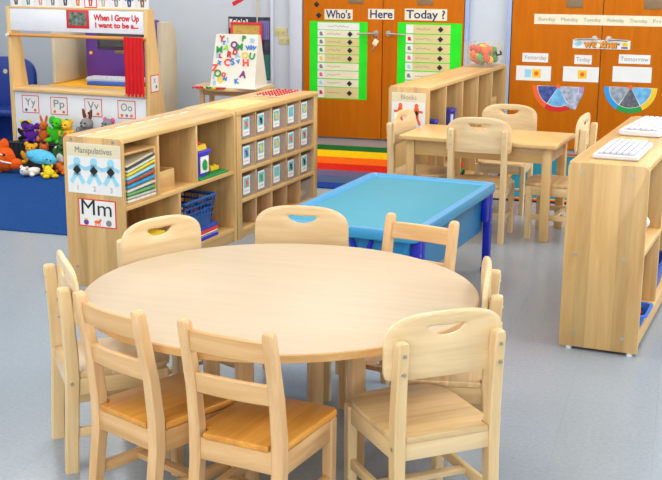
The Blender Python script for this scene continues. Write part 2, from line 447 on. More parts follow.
solid_chair('pale solid-back chair seen edge-on at the left side of the round table', (-1.758, 3.02), 38)
ladder_chair('amber-seated ladder-back chair just right of the edge-on chair at the round table', (-1.376, 2.682), 64.5, .642)
ladder_chair('nearest ladder-back chair at the round table with its amber seat fully in view', (-1.027, 2.611), 79.5)
solid_chair('large pale solid-back chair in the right foreground, seen from behind', (-.525, 2.822), 129.5, 1.0, .298)
solid_chair('pale solid-back chair at the right rim of the round table, its back edge-on', (-.497, 3.352), 190)
ladder_chair('ladder-back chair behind the round table in front of the blue water table', (-.852, 3.885), 256)
solid_chair('pale solid-back chair behind the round table with blue showing through its handle hole', (-1.290, 3.958), 277)
solid_chair('pale solid-back chair between round table and toy shelf, red and yellow through its handle', (-1.712, 3.612), 333)

solid_chair('solid-back chair in front of the rectangular table, its back towards the camera', (-1.035, 6.235), 88, 1.07)
solid_chair('solid-back chair behind the rectangular table facing the camera', (-1.012, 7.28), 268)
solid_chair('solid-back chair at the left end of the rectangular table beside the blocks shelf', (-1.56, 6.632), 352, 1.03)
solid_chair('solid-back chair at the right end of the rectangular table behind the white keyboards', (-.478, 6.506), 173.5, 1.09)

# ------------------------------------------------------------------ round table
TX, TY = -1.124, 3.239
t = thing('round_table', 'large round table with a pale maple top and light wood edge', 'table', (TX, TY, 0))
N = 128
circ = lambda r: [(r * math.cos(2 * PI * i / N), r * math.sin(2 * PI * i / N)) for i in range(N)]
MB().prism(circ(.597), .0225, Matrix.Translation((0, 0, .5075)), .002).build('table_top', maple_top, t)
m = MB(); rg = []
for z, r in ((.505, .594), (.507, .600), (.5265, .600), (.5285, .597), (.5287, .590), (.505, .588)):
    rg.append([(x, y, z) for x, y in circ(r)])
tt = bmesh.new(); vr = [[tt.verts.new(p) for p in r] for r in rg]
for a, c in zip(vr, vr[1:] + vr[:1]):
    for i in range(N): tt.faces.new((a[i], a[(i + 1) % N], c[(i + 1) % N], c[i]))
bmesh.ops.recalc_face_normals(tt, faces=tt.faces); m._merge(tt); m.build('edge_band', edge_wood, t)
for a in (83, 173, 263, 353):
    x, y = .25 * math.cos(R(a)), .25 * math.sin(R(a))
    MB().box((x, y, .254), (.045, .045, .508), (0, 0, R(a + 45)), .004).build('leg', ladder_z, t)
for a in (38, 128, 218, 308):
    x, y = .177 * math.cos(R(a)), .177 * math.sin(R(a))
    MB().box((x, y, .472), (.34, .02, .066), (0, 0, R(a + 90)), .003).build('apron', ladder_x, t)

# ------------------------------------------------------------------ rectangular table
PH = R(-6.5)
t = thing('rectangular_table', 'small rectangular birch table in front of the far wooden doors', 'table', (-1.035, 6.566, 0), PH)
MB().box((0, 0, .536), (.896, .50, .026), bev=.006, seg=3).build('table_top', rect_top, t)
for sx in (-1, 1):
    for sy in (-1, 1): MB().box((sx * .39, sy * .192, .262), (.047, .047, .524), bev=.004).build('leg', birch_z, t)
    MB().box((sx * .39, 0, .478), (.02, .34, .085), bev=.003).build('end_apron', birch_back, t)
for sy in (-1, 1): MB().box((0, sy * .192, .478), (.74, .02, .085), bev=.003).build('side_apron', birch_x, t)

# ------------------------------------------------------------------ water table
wb = plain('water_blue_lid', (66, 147, 167), .55, spec=.25, noise=.02); wr_ = plain('water_blue_rim', (52, 150, 200), .32, noise=.02)
wt = plain('water_blue_tub', (40, 140, 200), .32, noise=.02); dk = plain('leg_blue', (24, 40, 190), .35, noise=.03)
t = thing('water_table', 'rectangular sky-blue sand and water table with dark blue legs and a flat lid', 'water table', (-1.243, 5.116, 0), PH)
L, Wd = 1.227, .672
m = MB(); m.box2((-Wd / 2 + .045, -L / 2 + .045, .41), (Wd / 2 - .045, L / 2 - .045, .428), .003); m.build('lid', wb, t)
m = MB()
def rrect(w, l, r, n=6):
    o = []
    for cx, cy, a0 in ((w - r, l - r, 0), (-w + r, l - r, PI / 2), (-w + r, -l + r, PI), (w - r, -l + r, 3 * PI / 2)):
        for i in range(n + 1):
            a = a0 + PI / 2 * i / n; o.append((cx + r * math.cos(a), cy + r * math.sin(a)))
    return o
def ringloft(m, prof, w, l, r):
    tt = bmesh.new(); vr = []
    for ins, z in prof:
        vr.append([tt.verts.new((x, y, z)) for x, y in rrect(w - ins, l - ins, max(.008, r - ins))])
    for a, c in zip(vr, vr[1:] + vr[:1]):
        n = len(a)
        for i in range(n): tt.faces.new((a[i], a[(i + 1) % n], c[(i + 1) % n], c[i]))
    bmesh.ops.recalc_face_normals(tt, faces=tt.faces); m._merge(tt)
ringloft(m, [(.004, .395), (0, .400), (0, .432), (.006, .440), (.040, .440), (.052, .428), (.056, .412), (.050, .395)], Wd / 2, L / 2, .04)
m.build('rim', wr_, t)
m = MB(); rg = []
for ins, z in ((.055, .20), (.045, .21), (.032, .396)):
    rg.append([(x, y, z) for x, y in rrect(Wd / 2 - ins, L / 2 - ins, .05)])
m.loft(rg).build('basin', wt, t)
for sx in (-1, 1):
    for sy in (-1, 1):
        x, y = sx * (Wd / 2 - .022), sy * (L / 2 - .075)
        lg = MB().box((x, y, .21), (.036, .046, .42), bev=.006).box((x, y - sy * .05, .33), (.03, .05, .13), bev=.005).build('leg', dk, t)
        MB().box((x, y, .014), (.044, .054, .028), bev=.006).build('foot_cap', dk, lg)
        MB().cyl((x + sx * .017, y, .33), (x + sx * .022, y, .33), .006, 10).cyl((x + sx * .017, y, .25), (x + sx * .022, y, .25), .006, 10).build('bolt', steel, lg)
for sx in (-.17, .09):
    m = MB()
    for d in (-1, 1): m.box((sx + d * .03, -L / 2 + .028, .345), (.018, .016, .09), (0, d * .35, 0), .003)
    m.box((sx, -L / 2 + .03, .30), (.07, .014, .02), bev=.003)
    m.build('end_bracket', dk, t)

# ------------------------------------------------------------------ shelves (local x along the shelf, front at y=0 facing -y, depth +y)
SR = R(83.5)
def sloc(o, a, d, z):
    """point on a shelf: a along it, d behind its front, z up"""
    c, s = math.cos(SR), math.sin(SR)
    return (o[0] + a * c - d * s, o[1] + a * s + d * c, z)
def caps(parent, pts, nx):
    for p in pts: MB().cyl((p[0], p[1], p[2]), (p[0] + nx * .0025, p[1], p[2]), .008, 12).build('screw_cap', screwm, parent)

def side_prism(mat, name, x0, x1, dep, z0, z1, parent, r=.03):
    """end panel with rounded upper corners"""
    o = [(0, z0), (dep, z0), (dep, z1 - r)]
    for i in range(1, 7): a = i / 6 * PI / 2; o.append((dep - r + r * math.cos(a), z1 - r + r * math.sin(a)))
    for i in range(0, 7): a = PI / 2 + i / 6 * PI / 2; o.append((r + r * math.cos(a), z1 - r + r * math.sin(a)))
    M = Matrix(((0, 0, 1, x0), (1, 0, 0, 0), (0, 1, 0, 0), (0, 0, 0, 1)))
    return MB().prism(o, x1 - x0, M, .002).build(name, mat, parent)

# --- open toy shelf ("Manipulatives")
LO = (-2.404, 4.729)
t = thing('toy_shelf', 'open birch toy shelf with a Manipulatives sign on its end panel', 'shelf', (*LO, 0), SR)
LL, D, H = 1.105, .32, .712
for a, c in ((0, .02), (LL - .022, LL)): side_prism(birch_z, 'side_panel', a, c, D, 0, H, t, .022)
MB().box2((.02, .004, H - .024), (LL - .022, D, H - .001), .004).build('top_panel', birch_top, t)
MB().box2((.02, D - .012, .06), (LL - .022, D - .002, H - .024)).build('back_panel', birch_back, t)
MB().box2((.02, .004, .375), (LL - .022, D - .012, .395), .002).build('middle_shelf', birch_top, t)
MB().box2((.02, .004, .055), (LL - .022, D - .012, .075), .002).build('bottom_shelf', birch_top, t)
MB().box2((.02, .012, .0), (LL - .022, .03, .055), .001).build('kick_board', birch_x, t)
for x in (.322, .690): MB().box2((x - .008, .006, .395), (x + .008, D - .012, H - .024), .001).build('divider', birch_z, t)
MB().box2((.505, .006, .075), (.521, D - .012, .375), .001).build('divider', birch_z, t)
caps(t, [(0, .045, .697), (0, .275, .697), (0, .05, .09), (0, .27, .09)], -1)

# --- cubby shelf with bins
CO = sloc(LO, 1.115, 0, 0)[:2]
t = thing('cubby_shelf', 'birch cubby shelf of five columns and four rows with clear bins', 'shelf', (*CO, 0), SR)
CL, D2, H2 = 1.075, .33, .712
for a, c in ((0, .055), (CL - .05, CL)): MB().box2((a, 0, 0), (c, .03, H2 - .002), .003).build('stile', birch_z, t)
for a, c in ((0.0, .018), (CL - .018, CL)): MB().box2((a, .03, 0), (c, D2, H2 - .002), .002).build('side_panel', birch_z, t)
MB().box2((-.004, -.006, H2 - .026), (CL + .004, D2 + .004, H2), .006).build('top_panel', birch_top, t)
MB().box2((.018, D2 - .01, .04), (CL - .018, D2, H2 - .026)).build('back_panel', birch_back, t)
rowz = (.052, .217, .384, .543)
for z in rowz: MB().box2((.055 if z > .1 else .055, .002, z - .020), (CL - .05, D2 - .01, z), .002).build('shelf_board', birch_x, t)
colx = [.055, .239, .440, .641, .831, CL - .05]
for x in colx[1:-1]:
    for i, z in enumerate(rowz):
        zt = (rowz[i + 1] - .020) if i < 3 else H2 - .026
        MB().box2((x - .006, .006, z), (x + .006, D2 - .01, zt), .001).build('divider', birch_back, t)
MB().box2((.018, .012, 0), (CL - .018, .03, .032)).build('kick_board', birch_x, t)
binm = clear_plastic('clear_bin', (222, 206, 192), .20)
rown = {3: 'top', 2: 'second', 1: 'third', 0: 'bottom'}
coln = ['nearest the toy shelf', 'second from the toy shelf', 'in the middle', 'second from the doors', 'nearest the doors']
pics = [['orange', 'black', 'yellow', 'teal', 'yellow'], ['purple', 'yellow', 'yellow', 'orange', 'red'], ['orange', 'green', 'teal', 'black', 'black']]
cm = dict(orange=orange, black=black, yellow=yellow, teal=teal, purple=purple, red=red, green=green)
cont = {(3, 0): orange, (3, 1): yellow, (3, 2): orange, (3, 3): red, (3, 4): green, (2, 3): orange, (2, 4): red, (0, 4): yellow}
for r_ in (3, 2, 1, 0):
    for c_ in range(5):
        if r_ == 0 and c_ != 4: continue
        x0, x1 = colx[c_] + .010, colx[c_ + 1] - .010; xc = (x0 + x1) / 2; wdt = x1 - x0; z0 = rowz[r_]; h = .118
        sub = pics[3 - r_][c_] if r_ else None
        lab = 'clear bin %s in the %s cubby row, %s' % (('with %s-marked card' % sub) if sub else 'without card', rown[r_], coln[c_])
        bt = thing('storage_bin', lab, 'bin', sloc(CO, xc, .012, z0 + .0005), SR, 'clear bins in the cubby shelf')
        m = MB(); w2 = wdt / 2
        m.box2((-w2 + .008, .004, 0), (w2 - .008, .28, .004))
        for s in (-1, 1): m.box2((s * w2 - s * .0, .002, .002), (s * w2 - s * .003, .282, h))
        m.box2((-w2, .0, .002), (w2, .003, h)); m.box2((-w2, .279, .002), (w2, .282, h))
        m.box2((-w2 - .003, -.004, h), (w2 + .003, .0, h + .006)).build('tub', binm, bt)
        if sub:
            cw = .040; cz = .072; cx_ = -.034 if c_ else -.022
            cd = MB().box2((cx_ - cw, -.0032, cz - .052), (cx_ + cw, -.0007, cz + .050), .0).build('picture_card', paper, bt)
            pc = MB().box2((cx_ - cw + .010, -.0042, cz - .016), (cx_ + cw - .010, -.0032, cz + .040)).build('picture', teal, cd)
            MB().sph((cx_ + .004, -.0042, cz + .008), (.014, .0008, .018), seg=12).sph((cx_ - .008, -.0042, cz + .022), (.009, .0008, .009), seg=10).build('motif', cm[sub], pc)
            mm = MB(); squiggle(mm, cx_ - cw + .015, cx_ + cw - .015, cz - .034, .003, -.0036, 10, .002); mm.build('caption', grey_ink, cd)
        if (r_, c_) in cont:
            mm = MB(); rnd = random.Random(r_ * 7 + c_)
            for i in range(26):
                mm.box((rnd.uniform(-w2 + .022, w2 - .022), rnd.uniform(.022, .24), rnd.uniform(.017, .05)), (.024, .024, .02), (rnd.random(), rnd.random(), rnd.random()), .002)
            o = mm.build('building_pieces', cont[(r_, c_)])
            o.location = sloc(CO, xc, .012, z0 + .002); o.rotation_euler = (0, 0, SR)
            tag(o, '%s toy pieces in the %s cubby bin %s' % (cont[(r_, c_)].name.split('_')[0], rown[r_] + ('-row' if True else ''), coln[c_]), 'toy pieces', kind='stuff')

# --- right shelf
RO = (-.090, 4.502)
t = thing('low_shelf', 'low birch shelf in the right foreground with two white keyboards on top', 'shelf', (*RO, 0), SR)
RL, D3, H3 = 1.50, .309, .757
for a, c in ((0, .021), (RL - .021, RL)): side_prism(birch_z, 'side_panel', a, c, D3, .012, H3, t, .022)
MB().box2((.021, .004, H3 - .026), (RL - .021, D3, H3 - .001), .004).build('top_panel', birch_top, t)
MB().box2((.021, D3 - .012, .06), (RL - .021, D3 - .002, H3 - .026)).build('back_panel', birch_back, t)
MB().box2((.021, .004, .395), (RL - .021, D3 - .012, .415), .002).build('middle_shelf', birch_top, t)
MB().box2((.021, .004, .075), (RL - .021, D3 - .012, .095), .002).build('bottom_shelf', birch_top, t)
MB().box2((.021, .008, .02), (RL - .021, .026, .075), .001).build('kick_board', birch_x, t)
for x in (.50, 1.0):
    MB().box2((x - .008, .006, .415), (x + .008, D3 - .012, H3 - .026), .001).build('divider', birch_z, t)
    MB().box2((x - .008, .006, .095), (x + .008, D3 - .012, .395), .001).build('divider', birch_z, t)
caps(t, [(0, .062, .72), (0, .255, .72), (0, .06, .07), (0, .255, .07), (0, .075, .39), (0, .265, .39)], -1)
for x in (.012, RL - .012):
    for y in (.03, .27): MB().cyl((x, y, 0), (x, y, .013), .012, 12).build('glide', plain('white_glide', (230, 230, 226), .5), t)

# --- blocks shelf
BO = (-1.456, 6.927)
t = thing('block_shelf', 'long birch block shelf running to the far wall with a Blocks sign on its end', 'shelf', (*BO, 0), SR)
BL, D4, H4 = 1.81, .262, .757
for a, c in ((0, .02), (BL - .02, BL)): side_prism(birch_z, 'side_panel', a, c, D4, 0, H4, t, .02)
MB().box2((.02, .004, H4 - .024), (BL - .02, D4, H4 - .001), .004).build('top_panel', birch_top, t)
MB().box2((.02, D4 - .012, .06), (BL - .02, D4 - .002, H4 - .024)).build('back_panel', birch_back, t)
MB().box2((.02, .004, .055), (BL - .02, D4 - .012, .075), .002).build('bottom_shelf', birch_top, t)
MB().box2((.02, .004, .33), (BL - .02, D4 - .012, .35), .002).build('middle_shelf', birch_top, t)
MB().box2((.02, .01, 0), (BL - .02, .028, .055), .001).build('kick_board', birch_x, t)
for x in (.36, .72, 1.08, 1.44):
    MB().box2((x - .008, .006, .35), (x + .008, D4 - .012, H4 - .024), .001).build('divider', birch_z, t)
    MB().box2((x - .008, .006, .075), (x + .008, D4 - .012, .33), .001).build('divider', birch_z, t)

# ------------------------------------------------------------------ signs on shelf ends (local -y faces the camera)
def end_sign(name, label, cat, o, d0, d1, z0, z1, mat, group=None):
    """sign on the end panel of a shelf, from depth d0 (front) to d1 (rear)"""
    p = sloc(o, -.0003, (d0 + d1) / 2, (z0 + z1) / 2)
    s = thing(name, label, cat, p, PH, group); w, h = d1 - d0, z1 - z0
    plate('sheet', -w / 2, w / 2, -h / 2, h / 2, 0, .0015, mat, s)
    return s, w, h
# "Manipulatives" sheet with three paper shapes
s, w, h = end_sign('shelf_sign', 'white Manipulatives sheet with three black diamonds on blue shapes, taped to the toy shelf end', 'sign', LO, .008, .300, .448, .682, paper)
plate('title_strip', -w / 2 + .002, w / 2 - .002, h / 2 - .060, h / 2 - .002, -.0015, .0006, cream, s)
lettering('Manipulatives', .042, 0, h / 2 - .032, -.0026, grey_ink, s, fit=.20)
for i in range(3):
    x = (-.092, 0, .092)[i]
    fg = MB()
    fg.sph((x, -.0019, .032), (.020, .0006, .020), seg=18)
    fg.box((x, -.0019, -.004), (.034, .0009, .060))
    for sg in (-1, 1):
        fg.box((x + sg * .024, -.0019, .006), (.050, .0009, .018), (0, sg * .35, 0))
        fg.box((x + sg * .021, -.0019, -.048), (.022, .0009, .052), (0, -sg * .55, 0))
    fg = fg.build('paper_figure', ltblue, s)
    MB().box((x, -.0032, -.008 ), (.032, .0012, .032), (0, PI / 4, 0)).build('black_diamond', black, fg)
    lettering('123'[i], .034, x, -h / 2 + .024, -.0019, soft_ink, s)
s, w, h = end_sign('letter_card', 'red-bordered Mm letter card with three small pictures on the toy shelf end', 'card', LO, .042, .248, .292, .424, redc)
plate('white_face', -w / 2 + .006, w / 2 - .006, -h / 2 + .006, h / 2 - .006, -.0015, .0004, paper, s)
lettering('Mm', .105, -.004, .022, -.0022, ink, s, fit=.165)
def mini(parts, nm, mats, par):
    for (c, r), mt in zip(parts, mats): MB().sph(c, r, seg=12).build(nm, mt, par)
mini([((-.062, -.0022, -.046), (.014, .0006, .013)), ((-.062, -.0022, -.031), (.012, .0006, .005))], 'cup_picture', [purple, yellow], s)
m = MB().sph((0, -.0022, -.040), (.018, .0006, .008), seg=12).sph((.016, -.0022, -.031), (.008, .0006, .006), seg=10)
for x in (-.013, -.005, .006, .014): m.box((x, -.0022, -.051), (.004, .0008, .014))
m.build('animal_picture', orange, s)
MB().sph((.062, -.0022, -.042), (.016, .0006, .015), seg=14).build('round_picture', grey_ink, s)
s, w, h = end_sign('shelf_sign', 'Blocks sign with two red paper figures on the end of the block shelf', 'sign', BO, .022, .240, .455, .722, paper)
plate('title_strip', -w / 2 + .002, w / 2 - .002, h / 2 - .055, h / 2 - .002, -.0015, .0006, cream, s)
lettering('Blocks', .040, 0, h / 2 - .028, -.0026, soft_ink, s, fit=.10)
for x in (-.052, .052):
    fg = MB().sph((x, -.0019, .055), (.013, .0006, .015), seg=14).box((x, -.0019, .012), (.030, .0009, .062))
    for sg in (-1, 1):
        fg.box((x + sg * .024, -.0019, .020), (.034, .0009, .014), (0, sg * .1, 0))
        fg.box((x + sg * .013, -.0019, -.034), (.014, .0009, .06), (0, -sg * .4, 0))
    fg = fg.build('paper_figure', orange, s)
    MB().box((x, -.0032, .010), (.024, .0012, .024), (0, PI / 4, 0)).build('black_diamond', black, fg)

# ------------------------------------------------------------------ signs on the doors
def wall_card(name, label, cat, x0, x1, z0, z1, mat, group=None, y=DOORY, part='sheet', t_=.0015):
    s = thing(name, label, cat, ((x0 + x1) / 2, y - .0003, (z0 + z1) / 2), 0, group); w, h = x1 - x0, z1 - z0
    plate(part, -w / 2, w / 2, -h / 2, h / 2, 0, t_, mat, s)
    return s, w, h
for txt, a, c, z0, z1 in (("Who's", -2.935, -2.688, 1.010, 1.097), ('Here', -2.553, -2.330, 1.020, 1.106), ('Today ?', -2.240, -1.883, 1.020, 1.114)):
    s, w, h = wall_card('word_card', 'cream word card reading %s above the attendance charts' % txt.replace(' ', ''), 'word card', a, c, z0, z1, palestrip)
    lettering(txt, .095, 0, -.002, -.002, navy, s, bold=.0018, fit=w - .03)
def chart(label, x0, x1, z0, z1, a, c, rows, where):
    s, w, h = wall_card('attendance_chart', label, 'chart', x0, x1, z0, z1, neon, part='backing')
    cx, cz = (x0 + x1) / 2, (z0 + z1) / 2
    for i, (zt, zb, mt, icon, dot) in enumerate(rows):
        desc = ('%s picture' % icon[0]) if icon else 'faint writing only'
        k, w2, h2 = wall_card('name_strip', '%s strip, %s%s, %s row of the %s' % ('white' if mt is paper else 'pale' if mt is palestrip else 'tan', desc, ', black diamond' if dot else ', no diamond', ['first', 'second', 'third', 'fourth', 'fifth', 'sixth', 'seventh', 'eighth', 'ninth'][i], where), 'name strip', a, c, zb, zt, mt, 'name strips on the ' + where, y=DOORY - .0016)
        if icon:
            plate('picture_square', -w2 / 2 + .002, -w2 / 2 + .062, -h2 / 2 + .002, h2 / 2 - .002, -.0015, .0004, paper, k)
            MB().sph((-w2 / 2 + .030, -.0021, .004), (.014, .0006, .013), seg=10).box((-w2 / 2 + .034, -.0021, -.010), (.03, .001, .012)).build('picture', icon[1], k)
        mm = MB(); squiggle(mm, -w2 / 2 + .085 if icon else -w2 / 4, 0.02 if icon else w2 / 4, 0, .008, -.002, 12, .0035); mm.build('handwriting', soft_ink, k)
        if dot: MB().box((w2 * .28, -.0035, 0), (.034, .0035, .034), (0, PI / 4, 0), .001).build('diamond_magnet', black, k)
g1 = ('grey', grey_ink)
chart("bright green attendance chart on the left door leaf under Who's", -3.065, -2.557, .342, .995, -2.994, -2.628,
      [(.985, .927, paper, None, 0), (.922, .862, palestrip, g1, 1), (.856, .794, tan, g1, 1), (.788, .724, tan, ('green', green), 1), (.718, .654, tan, ('yellow', yellow), 1),
       (.646, .586, palestrip, g1, 0), (.580, .516, palestrip, ('pink', pink), 0), (.508, .446, palestrip, ('light blue', ltblue), 1), (.440, .350, tan, ('red', red), 1)], 'left green chart')
chart('bright green attendance chart on the right door leaf under Today', -2.296, -1.756, .352, 1.0, -2.226, -1.850,
      [(.985, .912, tan, ('white', paper), 1), (.904, .834, tan, ('red', red), 1), (.826, .754, tan, g1, 1), (.746, .678, tan, ('pink', pink), 1), (.670, .606, tan, ('light blue', ltblue), 1), (.598, .530, palestrip, g1, 0), (.522, .455, tan, g1, 0)], 'right green chart')
for x, z, l in ((-3.005, 1.134, 'black diamond magnet high on the left door leaf near its edge'), (-2.985, 1.044, "black diamond magnet beside the Who's card")):
    o = MB().box((0, 0, 0), (.036, .004, .036), (0, PI / 4, 0), .001).box((0, -.002, 0), (.02, .002, .02), (0, PI / 4, 0)).build('magnet', black); o.location = (x, DOORY - .0022, z); tag(o, l, 'magnet')
# keys hung on the left door handles
def key_tag(x, label, c):
    k = thing('key_tag', label, 'key tag', (x, DOORY - .046, .893), 0)
    MB().tube([(.0 + .028 * math.cos(a), 0, -.012 + .026 * math.sin(a)) for a in [i * PI / 8 for i in range(17)]], .0022, 6).build('ring', steel, k)
    MB().box((.004, -.002, -.060), (.042, .004, .052), (0, .5, 0), .002).build('tag', c, k)
    MB().box((-.012, .004, -.098), (.010, .003, .07), (0, .35, 0), .001).cyl((-.002, .0025, -.062), (-.002, .0055, -.062), .010, 10).build('key', steel, k)
key_tag(-2.478, 'pale key tag and keys hanging from the handle of the left doors', palestrip)
# weekday strip
s, w, h = wall_card('weekday_strip', 'long cream strip listing the weekdays across the right doors', 'strip', -1.172, .09, 1.012, 1.092, palestrip)
for i, d in enumerate(('Sunday', 'Monday', 'Tuesday', 'Wednesday', 'Thursday', 'Friday', 'Saturday')):
    lettering(d, .040, -w / 2 + .10 + i * .178, 0, -.002, soft_ink, s, fit=.135)
s, w, h = wall_card('weather_sign', 'small weather sign with a cloud and a sun hung below the right door handles', 'sign', -.858, -.410, .828, .898, paper)
lettering('weather', .078, .0, .002, -.003, plain('sign_orange', (240, 150, 30), .6), s, bold=.003, fit=.275)
lettering('weather', .078, .003, -.001, -.0018, ink, s, bold=.0048, fit=.283, name='lettering_outline')
MB().sph((-.185, -.002, 0), (.026, .0007, .015), seg=12).sph((-.170, -.002, .008), (.018, .0007, .016), seg=12).build('cloud_picture', ltblue, s)
MB().sph((.185, -.002, 0), (.022, .0007, .022), seg=14).build('sun_picture', yellow, s)
MB().box((.18, -.002, -.022), (.05, .001, .012)).build('blue_band', blue, s)
key_tag2 = thing('key_tag', 'small key tag hanging between the handles of the right doors', 'key tag', (-.655, DOORY - .050, .900), 0)
MB().tube([(.022 * math.cos(a), 0, -.008 + .022 * math.sin(a)) for a in [i * PI / 8 for i in range(17)]], .002, 6).build('ring', steel, key_tag2)
MB().box((0, 0, -.045), (.03, .004, .035), (0, .4, 0), .002).build('tag', palestrip, key_tag2)
for txt, a, c, z0, z1 in (('Yesterday', -1.253, -1.046, .708, .780), ('Today', -.837, -.701, .703, .776), ('Tomorrow', -.492, -.250, .718, .790)):
    s, w, h = wall_card('word_card', 'white word card reading %s on the right doors' % txt, 'word card', a, c, z0, z1, paper)
    lettering(txt, .048, 0, 0, -.002, soft_ink, s, fit=w - .025)
for lab, a, c, z0, z1, pic in (('white card with a yellow and blue weather picture under Yesterday', -1.298, -1.018, .558, .677, 2), ('white card with a yellow sun picture under Today', -.922, -.640, .562, .682, 1), ('blank white card under Tomorrow', -.533, -.232, .573, .695, 0)):
    s, w, h = wall_card('weather_card', lab, 'card', a, c, z0, z1, paper)
    if pic:
        plate('sun_square', -.035 + .012 * pic, .035 + .012 * pic, -.034, .034, -.0015, .0005, yellow, s)
        MB().sph((.012 * pic, -.0022, 0), (.018, .0006, .018), seg=12).build('sun_disc', orange, s)
    if pic == 2: plate('blue_square', -.07, -.02, -.034, .030, -.0015, .0006, ltblue, s)
def sector(m, r0, r1, a0, a1, y, t_, n=10):
    pts = [(r1 * math.cos(a0 + (a1 - a0) * i / n), r1 * math.sin(a0 + (a1 - a0) * i / n)) for i in range(n + 1)]
    if r0 > 0: pts += [(r0 * math.cos(a1 - (a1 - a0) * i / n), r0 * math.sin(a1 - (a1 - a0) * i / n)) for i in range(n + 1)]
    else: pts.append((0, 0))
    m.prism(pts, t_, Matrix.Translation((0, y, 0)) @ FACE)
skyp = plain('sky_picture', (110, 176, 220), .6, noise=.3, nscale=18); cloudp = plain('cloud_picture', (150, 160, 172), .6, noise=.4, nscale=24)
darkp = plain('storm_picture', (96, 98, 106), .6, noise=.5, nscale=30); bluep = plain('night_picture', (60, 80, 150), .6, noise=.6, nscale=30)
snowp = plain('snow_picture', (170, 176, 196), .6, noise=.4, nscale=26); lilac = plain('lilac_rim', (166, 140, 190), .6)
def wheel(label, x, z, rims, ins):
    s = thing('weather_dial', label, 'weather dial', (x, DOORY - .0003, z), 0); r = .207
    m = MB(); sector(m, 0, r - .004, PI, 2 * PI, 0, .001, 24); m.build('backing', paper, s)
    for i in range(3):
        a0 = PI + i * PI / 3 + .02; a1 = PI + (i + 1) * PI / 3 - .02
        m = MB(); sector(m, r - .040, r, a0 - .02, a1 + .02, -.001, .001); m.build('rim_segment', rims[i], s)
        m = MB(); sector(m, .012, r - .044, a0, a1, -.001, .0008); m.build('picture_sector', ins[i], s)
    MB().cyl((0, -.001, 0), (0, -.004, 0), .018, 14).build('pivot', orange, s)
    return s
wl = wheel('half-round weather dial with an orange and red rim under the Yesterday and Today cards', -.954, .520, [orange, red, lilac], [bluep, skyp, snowp])
MB().box((.130, -.003, -.105), (.085, .0012, .14), (0, .35, 0)).build('tilted_picture', snowp, wl)
wheel('half-round weather dial with a blue, green and yellow rim under the Tomorrow card', -.386, .533, [plain('sky_rim', (40, 150, 220), .6), green, yellow], [cloudp, darkp, skyp])

# ------------------------------------------------------------------ wall things left of the doors
for x, z, l in ((-3.335, .895, 'upper yellowed switch plate on the pale wall left of the doors'), (-3.300, .825, 'lower yellowed switch plate on the pale wall left of the doors')):
    s = thing('switch_plate', l, 'switch', (x, YW, z)); pl = plain('yellowed_plate', (206, 196, 142), .5)
    MB().box2((-.055, -.006, -.036), (.055, 0, .036), .002).build('plate', pl, s)
    for sx in (-.025, .025): MB().box((sx, -.008, 0), (.012, .012, .022), (.3, 0, 0), .001).build('toggle', pl, s)
s = thing('wall_poster', 'dark colourful poster on the wall behind the magnetic board', 'poster', (-3.62, YW, .745))
plate('sheet', -.20, .19, -.27, .27, 0, .002, plain('poster_dark', (52, 58, 78), .6, noise=.7, nscale=12), s)
plate('white_patch', -.19, -.02, .17, .25, -.002, .0006, paper, s); plate('green_patch', .08, .18, -.26, -.05, -.002, .0006, plain('poster_green', (44, 120, 110), .6), s)
plate('purple_patch', .08, .18, .08, .24, -.002, .0006, plain('poster_purple', (120, 110, 170), .6), s)
lettering('COD', .10, -.10, .215, -.003, ink, s, bold=.003, fit=.14)
s = thing('hanging_board', 'straw-coloured board with a red frame hanging by a cord behind the magnetic board', 'board', (-3.645, YW - .02, .80))
fr = MB()
for a, c in (((-.145, -.17), (.145, -.15)), ((-.145, .15), (.145, .17)), ((-.145, -.15), (-.125, .15)), ((.125, -.15), (.145, .15))): fr.box2((a[0], -.018, a[1]), (c[0], .0, c[1]), .002)
fr.build('frame', redc, s); MB().box2((-.128, -.010, -.153), (.128, -.002, .153)).build('board_face', plain('straw', (206, 166, 84), .8, noise=.15, nscale=60), s)
MB().tube([(.10, -.006, .165), (.103, -.004, .75)], .006).build('cord', plain('cord', (206, 186, 150), .8), s)
s = thing('wall_arrow', 'small red paper arrow on the wall above the magnetic board', 'paper arrow', (-3.73, YW, 1.145), 0)
o = MB().box((0, -.001, 0), (.11, .002, .035), (0, -.5, 0)).box((.055, -.001, .045), (.05, .002, .05), (0, .3, 0)).build('sheet', red, s)

# ------------------------------------------------------------------ rugs
def bands(name, label, x0, x1, ys, mats, z=.007):
    m = MB()
    for i in range(len(mats)):
        m.mi = i; m.box2((x0, ys[i], .0), (x1, ys[i + 1], z))
    o = m.build(name, mats, smooth=False); return tag(o, label, 'rug')
def carpet(n, c): return plain(n, c, .95, bump=.6, bscale=180, spec=.1, noise=.10, nscale=50)
bands('striped_rug', 'rainbow striped rug lying in front of the left wooden doors', -2.95, -1.78, [9.19, 8.94, 8.63, 8.34, 8.07, 7.85, 7.60, 7.41],
      [carpet('rug_green', (24, 104, 44)), carpet('rug_yellow', (238, 192, 8)), carpet('rug_orange', (236, 100, 16)), carpet('rug_red', (204, 36, 16)), carpet('rug_mauve', (104, 88, 120)), carpet('rug_slate', (76, 92, 122)), carpet('rug_blue', (30, 62, 140))])
bands('blue_rug', 'plain blue rug under the pile of plush toys', -6.3, -2.98, [5.64, 8.45], [carpet('rug_navy', (24, 68, 128))])
m = MB(); ox0, ox1, oy0, oy1 = -1.22, 1.6, 7.40, 9.35
ms = [carpet('rug_black', (40, 36, 40)), carpet('rug_rim_red', (206, 60, 30)), carpet('rug_rim_tan', (206, 160, 70)), carpet('rug_teal', (34, 122, 140))]
